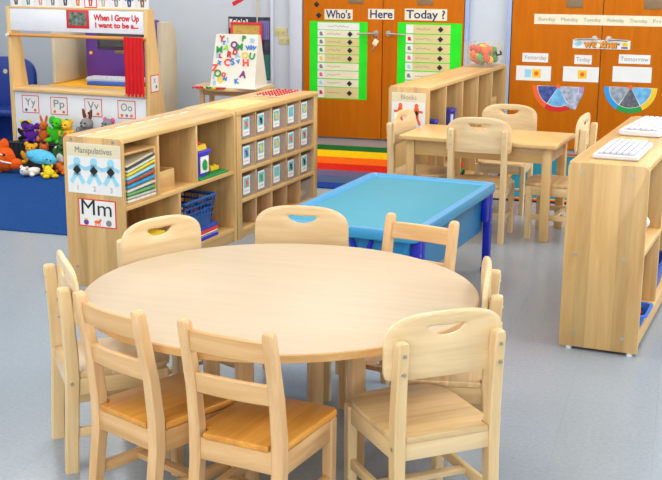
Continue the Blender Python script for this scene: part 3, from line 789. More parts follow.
for i, ins in enumerate((0, .03, .07, .10)):
    m.mi = i; m.box2((ox0 + ins, oy0 + ins, 0), (ox1 - ins, oy1 - ins, .006 + .0006 * i))
tag(m.build('patterned_rug', ms, smooth=False), 'teal rug with a striped red, tan and black border behind the rectangular table', 'rug')

# ------------------------------------------------------------------ things on and in the toy shelf
rk = thing('puzzle_rack', 'wooden puzzle rack in the near upper cubby of the toy shelf', 'rack', sloc(LO, .170, .015, .395), SR)
for s_ in (-1, 1): MB().box2((s_ * .135 - .006, 0, 0), (s_ * .135 + .006, .27, .245), .002).build('side_panel', dark_wood, rk)
MB().box2((-.129, 0, .235), (.129, .27, .247), .002).build('top_panel', dark_wood, rk); MB().box2((-.129, 0, 0), (.129, .27, .012), .002).build('bottom_panel', dark_wood, rk)
for i, (c, l) in enumerate([((226, 220, 205), 'white'), ((196, 190, 176), 'grey'), ((120, 170, 60), 'green-topped'), ((208, 200, 184), 'cream'), ((40, 150, 212), 'bright blue'), ((196, 60, 40), 'red-edged'), ((140, 206, 224), 'pale blue'), ((236, 210, 30), 'yellow'), ((222, 206, 178), 'beige'), ((70, 66, 72), 'black-topped')]):
    z = [.018, .034, .052, .072, .094, .116, .138, .160, .176, .192][i]
    p = thing('puzzle_board', '%s puzzle board %s in the wooden puzzle rack' % (l, ['at the very bottom', 'second from the bottom', 'third from the bottom', 'fourth from the bottom', 'fifth from the bottom', 'fifth from the top', 'fourth from the top', 'third from the top', 'second from the top', 'at the very top'][i]), 'puzzle', sloc(LO, .170, .012, .395 + z), SR, 'puzzle boards in the rack')
    p.rotation_euler = (0, -R([0, 0, 1, 3, 4, 5.5, 7, 8.5, 8.5, 8.5][i]), SR)
    MB().box2((-.121, -.006, -.004), (.121, .25, .005), .001).build('board', plain('puzzle_' + l.replace(' ', '_').replace('-', '_'), c, .5, noise=.12, nscale=30), p)
    MB().box2((-.116, .0, .005), (.116, .244, .0065)).build('picture', teal if i % 3 else cream, p)
b_ = thing('wooden_tray', 'small plain wooden box in the middle upper cubby of the toy shelf', 'box', sloc(LO, .43, .03, .395), SR)
MB().box2((-.075, 0, 0), (.075, .010, .105), .002).build('front_board', dark_wood, b_); MB().box2((-.075, .19, 0), (.075, .2, .105), .002).build('rear_board', dark_wood, b_)
for s_ in (-1, 1): MB().box2((s_ * .075 - .005, .01, 0), (s_ * .075 + .005, .19, .105), .002).build('side_board', dark_wood, b_)
MB().box2((-.07, .01, 0), (.07, .19, .01)).build('bottom_board', dark_wood, b_)
o = MB().box((0, 0, .004), (.12, .14, .008), bev=.001).box((.01, .01, .011), (.10, .12, .006), (0, 0, .1), .001).build('folded_papers', paper); o.location = sloc(LO, .43, .13, .405); o.rotation_euler = (0, 0, SR); tag(o, 'pinkish white papers lying inside the small wooden box', 'papers')
gp = MB().box2((-.155, 0, 0), (.155, .22, .010), .002)
for i in range(14):
    for j in range(9): gp.cyl((-.143 + i * .022, .022 + j * .022, .010), (-.143 + i * .022, .022 + j * .022, .0145), .0065, 8)
gp = gp.build('building_baseplate', plain('base_green', (20, 140, 70), .4)); gp.location = sloc(LO, .885, .012, .3952); gp.rotation_euler = (0, 0, SR); tag(gp, 'green studded building baseplate in the far upper cubby of the toy shelf', 'baseplate')
yb_ = thing('toy_bricks', 'yellow bricks clicked together on the green baseplate', 'brick', sloc(LO, .975, .06, .4099), SR)
MB().box2((-.045, 0, 0), (.045, .035, .022), .002).build('brick', yellow, yb_); MB().cyl((-.02, .018, .022), (-.02, .018, .027), .009, 12).cyl((.02, .018, .022), (.02, .018, .027), .009, 12).build('stud', yellow, yb_)
tb = thing('toy_tub', 'blue and white toy tub with a yellow and red lid on the green baseplate', 'tub', sloc(LO, .795, .072, .4099), SR)
MB().loft([[(x, y, z) for x, y in rrect(w_, w_ * .8, .015)] for z, w_ in ((0, .048), (.12, .062))]).build('bucket', plain('tub_blue', (70, 60, 190), .4), tb)
MB().box2((-.042, -.0515, .02), (.042, -.046, .105), .001).build('label', paper, tb); MB().sph((0, -.051, .06), (.03, .002, .03), seg=12).sph((.012, -.052, .045), (.015, .002, .015), seg=10).build('label_picture', green, tb)
MB().box2((-.068, -.056, .12), (.068, .056, .138), .006).build('lid', plain('tub_rim', (70, 60, 190), .4), tb)
MB().loft([[(x, y, z) for x, y in rrect(w_, w_ * .8, .015)] for z, w_ in ((.138, .052), (.165, .046))]).build('lid_top', yellow, tb); MB().sph((-.01, 0, .17), (.03, .03, .015)).build('lid_knob', red, tb)
# lower row: basket on a pile of game boards, and a yellow-red box further left
for i, (c, l, h_) in enumerate([('leg_blue', 'dark blue', .018), ('white_paper', 'white', .014), ('red_card', 'red', .018), ('blue_plastic', 'blue', .020)]):
    p = thing('game_box', '%s flat game box %s of the pile under the blue basket' % (l, ['at the bottom', 'second from the bottom', 'third from the bottom', 'on top'][i]), 'game box', sloc(LO, .735 + .004 * i, .012 + .003 * i, .075 + [0, .018, .032, .050][i]), SR, 'flat game boxes on the toy shelf')
    MB().box2((-.175, 0, 0), (.175, .26, h_ - .0008), .002).build('box', _m[c], p); MB().box2((-.175, -.0006, h_ * .25), (.175, 0, h_ * .75)).build('edge_strip', _m[c] if i != 1 else grey_ink, p)
bk = thing('plastic_basket', 'translucent blue plastic basket with holes on the flat game boxes', 'basket', sloc(LO, .725, .03, .1455), SR)
bm_ = clear_plastic('basket_blue', (38, 84, 150), .88)
m = MB()
def basket_wall(m, wt_, wb_, h_, dt, db):
    n = 9
    for sgn in (-1, 1):
        for i in range(n + 1):
            f = -1 + 2 * i / n
            m.cyl((f * wb_, sgn * db + db, .0), (f * wt_, sgn * dt + db, h_), .0042, 6)
        for i in range(6):
            f = -1 + 2 * i / 5
            m.cyl((sgn * wb_, f * db + db, 0), (sgn * wt_, f * dt + db, h_), .0042, 6)
    for k in range(6):
        q = k / 5; w_ = wb_ + (wt_ - wb_) * q; d_ = db + (dt - db) * q; z = h_ * q; r_ = .009 if k == 5 else .006
        P = [(-w_, db - d_, z), (w_, db - d_, z), (w_, db + d_, z), (-w_, db + d_, z), (-w_, db - d_, z)]
        m.tube(P, r_, 6)
    for sgn in (-1, 1): m.box((0, db + sgn * (db + dt) / 2 * .98, h_ * .30), (wb_ * 1.9, .003, h_ * .55))
    for sgn in (-1, 1): m.box((sgn * (wb_ + wt_) / 2, db, h_ * .35), (.003, db * 1.8, h_ * .6))
    m.box((0, db, .003), (wb_ * 2, db * 2, .006))
basket_wall(m, .165, .130, .155, .115, .10); m.build('basket', bm_, bk)
o = MB(); rnd = random.Random(3)
for i in range(34):
    o.mi = i % 4; o.box((rnd.uniform(-.10, .10), rnd.uniform(.03, .17), rnd.uniform(.025, .10)), (.035, .03, .025), (rnd.random() * 3, rnd.random() * 3, 0), .003)
o = o.build('basket_blocks', [red, white, green, grey_ink]); o.location = sloc(LO, .725, .03, .1455); o.rotation_euler = (0, 0, SR); tag(o, 'mixed red, white and green pieces heaped in the blue basket', 'toy pieces', kind='stuff')
yx = thing('toy_box', 'yellow and red toy box in the near lower cubby of the toy shelf', 'box', sloc(LO, .22, .02, .0755), SR)
MB().box2((-.16, 0, 0), (.16, .22, .09), .003).build('box_base', red, yx); MB().box2((-.163, -.003, .09), (.163, .223, .135), .004).build('box_lid', yellow, yx); MB().box2((.03, -.0045, .02), (.12, -.0005, .07)).build('label', cream, yx)
# on top of the shelves
o = MB()
for i in range(7): o.box((.02 + i * .152, 0, .0006), (.105, .010, .0010), (0, 0, .04 * (-1) ** i))
o = o.build('tape_strips', paper); o.location = sloc(LO, .03, .235, .711); o.rotation_euler = (0, 0, SR); tag(o, 'broken line of white tape strips along the rear of the toy shelf top', 'tape')
pb = thing('peg_board', 'clear counting tray with rows of red pegs on the cubby shelf top', 'peg board', sloc(CO, .66, .07, .712), SR)
MB().box2((0, 0, 0), (.34, .17, .006), .002).build('tray', clear_plastic('peg_tray', (240, 226, 190), .6), pb)
for i in range(9):
    for j in range(4):
        x, y = .022 + i * .037, .022 + j * .042
        MB().cyl((x, y, .006), (x, y, .011), .005, 10).sph((x, y, .0125), (.0085, .0085, .004), seg=10).build('peg', red, pb)
pc_ = thing('paper_strip', 'pale yellow paper chart lying on the cubby shelf top near the toy shelf', 'paper', sloc(CO, .04, .05, .712), SR)
MB().box2((0, 0, 0), (.46, .21, .002)).build('sheet', plain('paper_yellow', (222, 196, 112), .5, noise=.12, nscale=30), pc_)
m = MB()
for i in range(5): squiggle(m, .04, .42, .0, 0, .0, 2, .001) if False else m.box((.23, .03 + i * .036, .0024), (.36, .006, .0008))
m.build('printed_lines', cream, pc_)

# ------------------------------------------------------------------ keyboards on the right shelf
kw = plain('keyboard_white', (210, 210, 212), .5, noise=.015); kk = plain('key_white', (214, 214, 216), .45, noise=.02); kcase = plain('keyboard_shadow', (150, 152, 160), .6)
def keyboard(label, a, d, z, L_, W_, rz, H_=.022, curved=0):
    """local x = long side, y = short side"""
    p = sloc(RO, a, d, z); k = thing('keyboard', label, 'keyboard', p, SR + rz)
    o_ = rrect(L_ / 2, W_ / 2, .02 if curved else .008)
    m = MB(); m.loft([[(x, y, zz_) for x, y in rrect(L_ / 2 - i_, W_ / 2 - i_, .02 if curved else .008)] for i_, zz_ in ((.006, 0), (0, .006), (0, H_ - .004), (.004, H_))]); m.build('case', kw, k)
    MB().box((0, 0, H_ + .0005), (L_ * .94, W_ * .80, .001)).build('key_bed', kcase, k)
    rows = 6
    for r_ in range(rows):
        y = -W_ * .40 + (r_ + .5) * W_ * .80 / rows; m = MB(); x = -L_ * .465; i = 0
        while x < L_ * .46:
            wkey = L_ * .046
            if r_ == 0 and 3 <= i < 4: wkey = L_ * .25
            if abs(x + L_ * .20) < .004: x += .006
            wkey = min(wkey, L_ * .465 - x)
            if wkey > .006: m.box((x + wkey / 2, y, H_ + .0055), (wkey - .006, W_ * .80 / rows - .006, .010), bev=.002)
            x += wkey; i += 1
        m.build('key_row', kk, k)
    return k
keyboard('compact white computer keyboard on the near end of the right shelf', .305, .150, .757, .40, .178, PI, .020)
keyboard('second white computer keyboard with rounded corners, further along the right shelf', 1.02, .150, .757, .48, .185, PI - .06, .026, 1)

# things inside the right shelf
o = MB().sph((0, 0, .055), (.06, .07, .055)).sph((.035, -.03, .11), (.035, .035, .03)).sph((-.03, .02, .10), (.04, .04, .03)).build('plush_toy', plain('white_plush', (226, 222, 216), .9, bump=.8, bscale=120))
o.location = sloc(RO, .115, .072, .4152); tag(o, 'lumpy white soft bundle on the middle board of the right shelf', 'soft toy')
for i, (c, l) in enumerate(((yellow, 'yellow'), (paper, 'white'), (plain('light_grey', (190, 196, 204), .6), 'grey'))):
    k = thing('picture_book', '%s upright book on the middle board of the right shelf' % l, 'book', sloc(RO, .225 + .055 * i, .050, .4172), SR)
    k.rotation_euler = (0, R(4), SR)
    MB().box2((0, 0, 0), (.024, .21, .25 - .03 * i), .002).build('cover', c, k); MB().box2((.003, .004, .25 - .03 * i), (.021, .2, .2512 - .03 * i)).build('pages', paper, k)
def basin(label, a, z, c, L_, W_, H_):
    k = thing('plastic_basin', label, 'basin', sloc(RO, a, .088 if a < .3 else .11, z), SR)
    m = MB(); tt = bmesh.new(); vr = []
    for ins, zz_ in ((.02, 0), (.0, H_), (-.008, H_), (-.008, H_ + .008), (.004, H_ + .008), (.022, .006)): vr.append([tt.verts.new((x, y, zz_)) for x, y in rrect(L_ - ins, W_ - ins, .03)])
    for p_, q_ in zip(vr, vr[1:]):
        n_ = len(p_)
        for i in range(n_): tt.faces.new((p_[i], p_[(i + 1) % n_], q_[(i + 1) % n_], q_[i]))
    tt.faces.new(vr[-1]); tt.faces.new(vr[0][::-1]); bmesh.ops.recalc_face_normals(tt, faces=tt.faces); m._merge(tt); m.build('tub', c, k)
    return k
basin('bright blue plastic basin on the bottom board of the right shelf', .16, .0952, plain('basin_blue', (50, 110, 206), .35), .10, .10, .05)
o = MB()
for i in range(9): o.mi = i % 2; o.sph((-.05 + (i % 3) * .05, -.05 + (i // 3) * .05, .028), (.026, .026, .022), seg=12)
o = o.build('toy_balls', [black, red]); o.location = sloc(RO, .16, .088, .105); tag(o, 'black and red round toys heaped in the blue basin', 'toys', kind='stuff')
basin('dark blue plastic bin further along the bottom board of the right shelf', .72, .0952, blue, .13, .10, .13)

# ------------------------------------------------------------------ on and in the block shelf
bn = thing('toy_bin', 'clear bin of bright toys on the far end of the block shelf', 'bin', sloc(BO, 1.615, .13, .757), SR)
m = MB(); m.box2((-.15, -.105, 0), (.15, .105, .004))
for s_ in (-1, 1): m.box2((s_ * .15, -.105, 0), (s_ * .147, .105, .168)); m.box2((-.15, s_ * .105, 0), (.15, s_ * .102, .168))
for s_ in (-1, 1): m.box2((-.155, s_ * .105 - .005, .163), (.155, s_ * .105 + .005, .171))
m.build('tub', clear_plastic('bin_clear', (222, 206, 176), .12), bn)
MB().tube([(-.06, -.11, .11), (-.06, -.118, .085), (.06, -.118, .085), (.06, -.11, .11)], .006).build('handle', black, bn)
o = MB(); rnd = random.Random(5)
for i in range(64): o.mi = rnd.randrange(4); o.sph((rnd.uniform(-.115, .115), rnd.uniform(-.07, .07), rnd.uniform(.036, .132)), (.034, .032, .028), (rnd.random(), rnd.random(), 0), 10)
o = o.build('play_food', [red, orange, green, yellow]); o.location = sloc(BO, 1.615, .13, .757); o.rotation_euler = (0, 0, SR); tag(o, 'red, orange, green and yellow toys heaped in the clear bin on the block shelf', 'toys', kind='stuff')
for a, l, hh, z, c2 in ((.27, 'slim blue toy stand in the near upper bay of the block shelf', .16, .350, purple), (.62, 'blue framed toy house in the second upper bay of the block shelf', .19, .350, white)):
    k = thing('toy_tower', l, 'toy', sloc(BO, a, .07, z + .0003), SR); w_ = .03 if hh < .17 else .05
    for s_ in (-1, 1): MB().box2((s_ * w_ - .007, -.03, 0), (s_ * w_ + .007, .03, hh), .002).build('upright', plain('toy_blue', (70, 66, 170), .5), k)
    MB().box2((-w_ - .012, -.035, hh), (w_ + .012, .035, hh + .02), .003).build('top_plate', _m['toy_blue'], k); MB().box2((-w_ + .007, -.02, .01), (w_ - .007, .02, hh - .02)).build('infill', c2, k)
    if hh > .17: MB().sph((0, -.021, .10), (.016, .003, .03), seg=10).build('red_mark', red, k)
for a, z, n_, l in ((1.60, .350, 5, 'far upper block shelf bay'), (.50, .075, 4, 'second lower block shelf bay')):
    for i in range(n_):
        k = thing('unit_block', 'wooden unit block, %s in the stack in the %s' % (['lowest', 'second from bottom', 'third from bottom', 'fourth from bottom', 'topmost'][i], l), 'block', sloc(BO, a, .10, z + .0004 + i * .036), SR, 'wooden unit blocks')
        MB().box2((-.10, -.06, 0), (.10, .06, .0355), (.004)).build('block', birch_x, k)
k = thing('toy_car', 'red, blue and green toy vehicle on the bottom board of the block shelf', 'toy car', sloc(BO, .83, .06, .0755), SR)
MB().box2((-.06, -.03, .02), (.06, .03, .05), .006).build('chassis', green, k); MB().box2((-.02, -.028, .05), (.05, .028, .095), .01).build('cab', red, k); MB().box2((-.06, -.028, .05), (-.025, .028, .085), .004).build('load', blue, k)
for x in (-.038, .038):
    for y in (-1, 1): MB().cyl((x, y * .026, .02), (x, y * .036, .02), .02, 14).build('wheel', black, k)

# ------------------------------------------------------------------ puppet theatre
TH = R(-4)
tp = thing('puppet_theatre', 'wooden puppet theatre with white header and panel and a red curtain', 'puppet theatre', (-4.34, 7.905, .0072), TH)
X0, X1 = -.605, .552
for sx, xa, xb in ((-1, X0 - .035, X0), (1, X1, X1 + .035)):
    o_ = [(0, 0), (.34, 0), (.34, .05), (.20, .50), (.09, 1.135), (0, 1.135)]
    Mx = Matrix(((0, 0, 1, xa), (1, 0, 0, 0), (0, 1, 0, 0), (0, 0, 0, 1)))
    MB().prism(o_, xb - xa, Mx, .004).build('side_panel', theatre_wood, tp)
hd = MB().box2((X0, .004, .955), (X1, .022, 1.125), .002).build('header', white, tp)
MB().box2((X0, .0, 1.122), (X1, .03, 1.136), .003).build('top_rail', theatre_wood_x, tp)
MB().box2((X0, -.02, .492), (X1, .24, .520), .006).build('counter', theatre_wood_x, tp)
MB().box2((X0, .006, .03), (X1, .024, .492), .002).build('front_panel', white, tp)
MB().cyl((X0 - .03, .0, .922), (X1 + .02, .0, .922), .013, 14).build('curtain_rod', rod_wood, tp)
MB().cyl((X0 - .018, -.03, .922), (X0 - .018, .0, .922), .012, 12).build('rod_knob', white, tp)
m = MB(); rg = []
for k in range(13):
    z = .50 + k * .435 / 12; row = []
    for i in range(49): x = .398 + .160 * i / 48; row.append((x, -.026 + (.005 + .003 * (1 - k / 12)) * math.sin(i / 48 * 5 * 2 * PI + .4 * math.sin(k * .4)), z))
    back = [(x, y + .004, z_) for x, y, z_ in reversed(row)]
    rg.append(row + back)
m.loft(rg).build('curtain', plain('curtain_red', (214, 12, 20), .8, bump=.3, bscale=150, noise=.05), tp)
fr_ = MB().box((-.0, .0025, 1.052), (.195, .003, .135), bev=.001).build('photo_frame', red, tp); fr_.location.x = .0 - .005
MB().box((-.005, .0006, 1.055), (.150, .0012, .095)).build('photo', plain('photo_mix', (96, 110, 96), .6, noise=.9, nscale=38), tp)
lettering('When I Grow Up', .062, .325, 1.066, .003, red, tp, bold=.0026, fit=.385)
lettering('I want to be a...', .052, .325, 1.012, .003, red, tp, bold=.0024, fit=.365)
# letter cards on the front panel
def letter_card(txt, x, z, cols, lab, y=.0055):
    c_, s_ = math.cos(TH), math.sin(TH); k = thing('letter_card', lab, 'card', (-4.34 + x * c_ - y * s_, 7.905 + x * s_ + y * c_, z), TH)
    MB().box2((-.076, -.0015, -.068), (.076, 0, .068)).build('border', redc, k); MB().box2((-.070, -.002, -.062), (.070, -.0015, .062)).build('white_face', paper, k)
    lettering(txt, .082, 0, .014, -.0027, grey_ink, k, fit=.095)
    for i, c in enumerate(cols): MB().sph((-.04 + .04 * i * (2 / max(1, len(cols) - 1)), -.0024, -.045), (.013, .0006, .012), seg=10).build('small_picture', c, k)
letter_card('Yy', -.462, .404, [blue, orange], 'red-bordered Yy letter card on the puppet theatre panel, leftmost')
letter_card('Pp', -.205, .402, [orange, orange], 'red-bordered Pp letter card on the puppet theatre panel')
letter_card('Vv', .098, .404, [black, orange], 'red-bordered Vv letter card on the puppet theatre panel')
letter_card('Oo', .385, .404, [orange, grey_ink, orange], 'red-bordered Oo letter card on the puppet theatre panel, rightmost')
# small card on the right side panel (outer face looks to +x)
k = thing('letter_card', 'small red-edged card taped to the right side of the puppet theatre', 'card', (-4.34 + .5875 * math.cos(TH) - .08 * math.sin(TH) , 7.905 + .5875 * math.sin(TH) + .08 * math.cos(TH), .600), TH + PI / 2)
MB().box2((-.062, -.0015, -.064), (.062, 0, .064)).build('border', redc, k); MB().box2((-.055, -.002, -.057), (.055, -.0015, .057)).build('white_face', paper, k)
MB().sph((.02, -.0024, -.025), (.014, .0006, .014), seg=10).build('small_picture', green, k); lettering('X', .05, -.005, .02, -.0026, grey_ink, k)
# picture cards standing on the header
outfits = [('dark suit', (60, 56, 66)), ('teal shirt', (70, 130, 130)), ('tan coat', (200, 150, 120)), ('grey suit', (110, 110, 120)), ('black clothes', (40, 40, 56)), ('orange vest', (216, 120, 40)), ('red jacket', (200, 60, 40)), ('beige coat', (196, 180, 160)), ('grey trousers', (150, 140, 140)), ('blue overalls', (50, 60, 110)), ('brown suit', (130, 90, 70))]
for i, (l, c) in enumerate(outfits):
    x = X0 + .055 + i * .109; wide = i == 6
    c_, s_ = math.cos(TH), math.sin(TH); y = .018
    k = thing('picture_card', '%spicture card of a person in %s on top of the puppet theatre' % ('red-framed ' if wide else '', l), 'picture card', (-4.34 + x * c_ - y * s_, 7.905 + x * s_ + y * c_, 1.1434), TH, 'people picture cards')
    MB().box2((-.053, -.002, 0), (.053, 0, .15), .0006).build('card', redc if wide else paper, k)
    if wide: MB().box2((-.046, -.0025, .008), (.046, -.002, .142)).build('card_face', paper, k)
    q = plain('outfit_%d' % i, c, .7)
    m = MB().box((0, -.0029, .075), (.034, .0012, .045))
    for s2 in (-1, 1): m.box((s2 * .009, -.0029, .035), (.012, .0012, .045), (0, s2 * .12, 0)); m.box((s2 * .023, -.0029, .078), (.010, .0012, .045), (0, -s2 * .35, 0))
    m.build('figure_clothes', q, k); MB().sph((0, -.0029, .112), (.013, .0008, .015), seg=12).build('figure_head', plain('skin_print', (196, 146, 112), .7), k)

# ------------------------------------------------------------------ plush toys
def plush_m(n, c): return plain('plush_' + n, c, .95, bump=.9, bscale=130, spec=.15, noise=.14, nscale=40)
bas = thing('toy_rack', 'low black mesh two-step rack under the pile of plush toys before the puppet theatre', 'toy rack', (-4.33, 7.63, .007), TH)
m = MB()
for z, y0, y1 in ((.012, -.24, .0), (.14, .0, .21)):
    m.box((0, (y0 + y1) / 2, z - .004), (1.02, y1 - y0, .006))
    for y in (y0, y1): m.cyl((-.51, y, z - .003), (.51, y, z - .003), .006, 8)
for i in range(27):
    x = -.51 + i * 1.02 / 26; m.cyl((x, .0, .004), (x, .0, .14), .0028, 5)
m.box((0, .006, .07), (1.02, .004, .13)); m.build('mesh_body', black, bas)
for sx in (-.5, .5): MB().box((sx, .105, .068), (.014, .20, .136), bev=.003).build('end_frame', black, bas)
def plush(label, x, y, z, s, body, rz=0, tilt=(0, 0), ears=None, ear='round', belly=None, extra=None, name='plush_toy', up_=1.0):
    """sitting plush animal about 2*s tall; local -y is its front; z is its base"""
    k = thing(name, label, 'plush toy', (x, y, z), rz); k.rotation_euler = (tilt[0], tilt[1], rz)
    m = MB().sph((0, 0, s * .75), (s * .62, s * .55, s * .78))
    for q in (-1, 1):
        m.sph((q * s * .48, -s * .45, s * .24), (s * .26, s * .48, s * .24)); m.sph((q * s * .62, -s * .22, s * .95), (s * .22, s * .26, s * .46), (0, q * .5, 0))
    m.build('body', body, k)
    h = MB().sph((0, -s * .10, s * 1.72 * up_), (s * .52, s * .48, s * .48)).sph((0, -s * .50, s * 1.60 * up_), (s * .26, s * .24, s * .20)).build('head', body, k)
    for q in (-1, 1):
        e = MB()
        if ear == 'round': e.sph((q * s * .46, 0, s * 2.08 * up_), (s * .24, s * .12, s * .24))
        elif ear == 'long': e.sph((q * s * .30, 0, s * 2.45 * up_), (s * .15, s * .10, s * .50), (0, q * .25, 0))
        elif ear == 'wide': e.sph((q * s * .72, .02, s * 1.80 * up_), (s * .40, s * .10, s * .42))
        e.build('ear', ears or body, h)
    for q in (-1, 1): MB().sph((q * s * .20, -s * .55, s * 1.84 * up_), s * .07, seg=8).build('eye', black, h)
    MB().sph((0, -s * .73, s * 1.64 * up_), s * .08, seg=8).build('nose', black, h)
    if belly: MB().sph((0, -s * .20, s * .72), (s * .46, s * .42, s * .55)).build('belly', belly, k)
    if extra: MB().sph((0, -s * .02, s * 1.24), (s * .56, s * .50, s * .18)).build('scarf', extra, k)
    return k
P = plush
GZ = .0145
# (x, y, base height) : lower ones stand in the mesh bin, upper ones sit on them
pm = plush_m
# striped orange fish on the rug at the left
fs = thing('plush_fish', 'orange plush fish with white stripes at the left end of the toy pile', 'plush toy', (-4.565, 7.215, .009), .25); fs.rotation_euler = (0, R(-14), .25); fs.scale = (1.15, 1.15, 1.2)
m = MB().sph((0, 0, .085), (.066, .06, .078)); m.sph((.015, 0, .155), (.032, .026, .05), (0, .5, 0)); m.sph((-.062, 0, .045), (.045, .018, .036)); m.sph((.062, -.02, .04), (.045, .026, .034)); m.build('body', pm('orange', (232, 92, 26)), fs)
MB().sph((0, -.002, .075), (.068, .063, .014), (0, .5, 0)).sph((0, -.002, .118), (.058, .056, .011), (0, .5, 0)).build('white_stripe', pm('white', (228, 222, 214)), fs)
for p_ in ((-.028, -.050, .105), (.02, -.054, .112)): MB().sph(p_, .009, seg=8).build('eye', black, fs)
GF, GS = .0195, .1475       # standing heights on the two steps of the rack
P('golden yellow plush bear in a red top near the left end of the toy pile', -4.565, 7.49, GF, .072, pm('gold', (226, 160, 36)), .3, (0, R(8)), extra=pm('red', (196, 40, 34)))
P('small rust-brown plush animal with a golden belly behind the light blue plush', -4.44, 7.52, GF, .070, pm('rust', (190, 92, 40)), -.3, (0, R(-6)), belly=pm('gold', (226, 160, 36)))
P('purple shaggy plush toy on the left of the toy pile', -4.675, 7.72, GS, .064, pm('purple', (92, 44, 148)), .4, ear='wide')
bee = P('black plush bee with yellow ears and collar above the golden bear', -4.765, 7.80, GS, .068, pm('black', (40, 36, 40)), .1, ears=pm('yellow', (232, 200, 40)), extra=pm('yellow', (232, 200, 40)))
P('orange-brown plush rabbit with tall ears in the middle left of the toy pile', -4.585, 7.76, GS, .070, pm('fox', (206, 104, 44)), 0, ear='long')
P('bright green plush monster with floppy ears on top of the toy pile', -4.462, 7.73, GS, .088, pm('green', (66, 190, 40)), -.1, (0, R(6)), ear='wide')
P('yellow plush giraffe with an orange belly beside the green plush', -4.348, 7.71, GS, .082, pm('giraffe', (238, 184, 56)), -.2, (0, R(-5)), belly=pm('fox', (206, 104, 44)), ear='round')
tl = thing('plush_turtle', 'light blue plush with a black underside at the front of the toy pile', 'plush toy', (-4.355, 7.285, .009), -.2); tl.rotation_euler = (0, R(10), -.2)
MB().sph((0, 0, .112), (.108, .085, .052)).sph((.10, -.02, .118), (.045, .042, .038)).sph((-.10, .01, .10), (.045, .04, .036)).sph((-.03, -.05, .125), (.05, .04, .03)).build('body', pm('skyblue', (92, 186, 222)), tl)
MB().sph((0, 0, .058), (.104, .08, .046)).sph((-.06, -.06, .032), (.036, .036, .026)).sph((.07, -.06, .032), (.036, .036, .026)).build('underside', pm('black', (40, 36, 40)), tl)
for p_ in ((.125, -.048, .128), (.10, -.058, .13)): MB().sph(p_, .007, seg=8).build('eye', black, tl)
P('dark green plush frog right of the light blue plush', -4.262, 7.46, GF, .098, pm('olive', (62, 104, 56)), -.3, (0, R(7)), belly=pm('white', (228, 222, 214)))
P('white plush dog with rust ears leaning on the dark green frog', -4.352, 7.56, GF + .002, .062, pm('white', (228, 222, 214)), -.6, (0, R(-8)), ears=pm('fox', (206, 104, 44)), ear='wide')
for x, y, n_, c, rz in ((-4.335, 7.16, 'small white plush mouse lying in front of the toy pile', pm('white', (228, 222, 214)), 1.2), (-4.195, 7.14, 'small yellow plush duck lying in front of the toy pile', pm('yellow', (232, 200, 40)), -.9), (-4.165, 7.29, 'small orange plush tiger lying beside the yellow duck', pm('fox', (206, 104, 44)), -.5)):
    k = thing('plush_toy', n_, 'plush toy', (x, y, .008), rz)
    MB().sph((0, 0, .030), (.065, .038, .030)).sph((.05, .03, .015), (.02, .025, .014)).sph((.05, -.03, .015), (.02, .025, .014)).sph((-.04, .035, .015), (.02, .02, .014)).sph((-.04, -.035, .015), (.02, .02, .014)).build('body', c, k)
    h = MB().sph((-.075, 0, .042), (.034, .032, .030)).build('head', c, k)
    for q in (-1, 1):
        MB().sph((-.075, q * .03, .066), (.014, .008, .014)).build('ear', c, h); MB().sph((-.104, q * .012, .05), .005, seg=8).build('eye', black, h)
P('grey plush elephant with long brown ears at the top right of the toy pile', -4.215, 7.755, GS, .098, pm('grey', (142, 138, 140)), -.2, ears=pm('brown', (120, 66, 40)), ear='long', up_=.92)
P('lime green plush snake with a yellow belly and red collar below the grey elephant', -4.11, 7.55, GF, .105, pm('lime', (120, 206, 40)), -.3, belly=pm('yellow', (232, 200, 40)), extra=pm('red', (196, 40, 34)))
P('grey plush hippo with pink ears on the right of the toy pile', -4.035, 7.75, GS, .092, pm('slate', (128, 130, 136)), -.4, ears=pm('pinkear', (226, 96, 150)))
P('pale green plush bunny at the right end of the toy pile', -3.90, 7.73, GS, .080, pm('sage', (140, 190, 90)), -.4, ear='wide')

# ------------------------------------------------------------------ computer desk and blue seats behind the theatre
beige = plain('beige_plastic', (206, 196, 168), .5, noise=.03); org = plain('desk_orange', (255, 182, 22), .45, noise=.03)
ds = thing('computer_desk', 'beige and orange moulded plastic computer desk behind the puppet theatre', 'desk', (-4.44, 8.75, 0), 0)
MB().prism([(-.47, -.36), (.50, -.36), (.50, -.06), (.28, .36), (-.47, .36)], .055, Matrix.Translation((0, 0, .45)), .01).build('worktop', org, ds)
MB().box2((-.47, .33, 0), (.28, .37, .45), .006).box2((-.47, -.30, 0), (-.43, .33, .45), .006).box2((.46, -.30, 0), (.50, -.07, .45), .006).build('base', beige, ds)
bp_ = MB().box2((-.47, .30, .505), (.28, .36, .93), .02).build('back_wall', beige, ds); 
MB().box2((-.44, .294, .48), (-.27, .30, .90), .004).build('back_panel_inset', plain('beige_light', (216, 208, 186), .5), ds)
o_ = [(-.36, .455), (.33, .455), (.33, 1.02), (.10, 1.02)]
o_ = [(-.34, .30), (-.06, .30), (-.06, .74)] + [(-.20 + .14 * math.cos(i / 8 * PI / 2), .86 + .16 * math.sin(i / 8 * PI / 2)) for i in range(9)] + [(-.34, 1.02)]
MB().prism(o_, .045, Matrix(((0, 0, 1, .50), (1, 0, 0, 0), (0, 1, 0, 0), (0, 0, 0, 1))), .01).build('side_wing', beige, ds)
MB().box2((-.47, -.28, .505), (-.43, .30, .93), .015).build('side_wing', beige, ds)
cp = thing('computer', 'purple children\'s computer with a dark screen on the orange desk', 'computer', (-4.30, 8.80, .5052), 0)
MB().box2((-.45, -.05, 0), (.12, .20, .505), .02).build('cabinet', purple, cp)
scb = MB().box2((-.33, -.062, .27), (.10, -.05, .492), .004).build('screen_bezel', plain('screen_frame', (60, 56, 66), .4), cp)
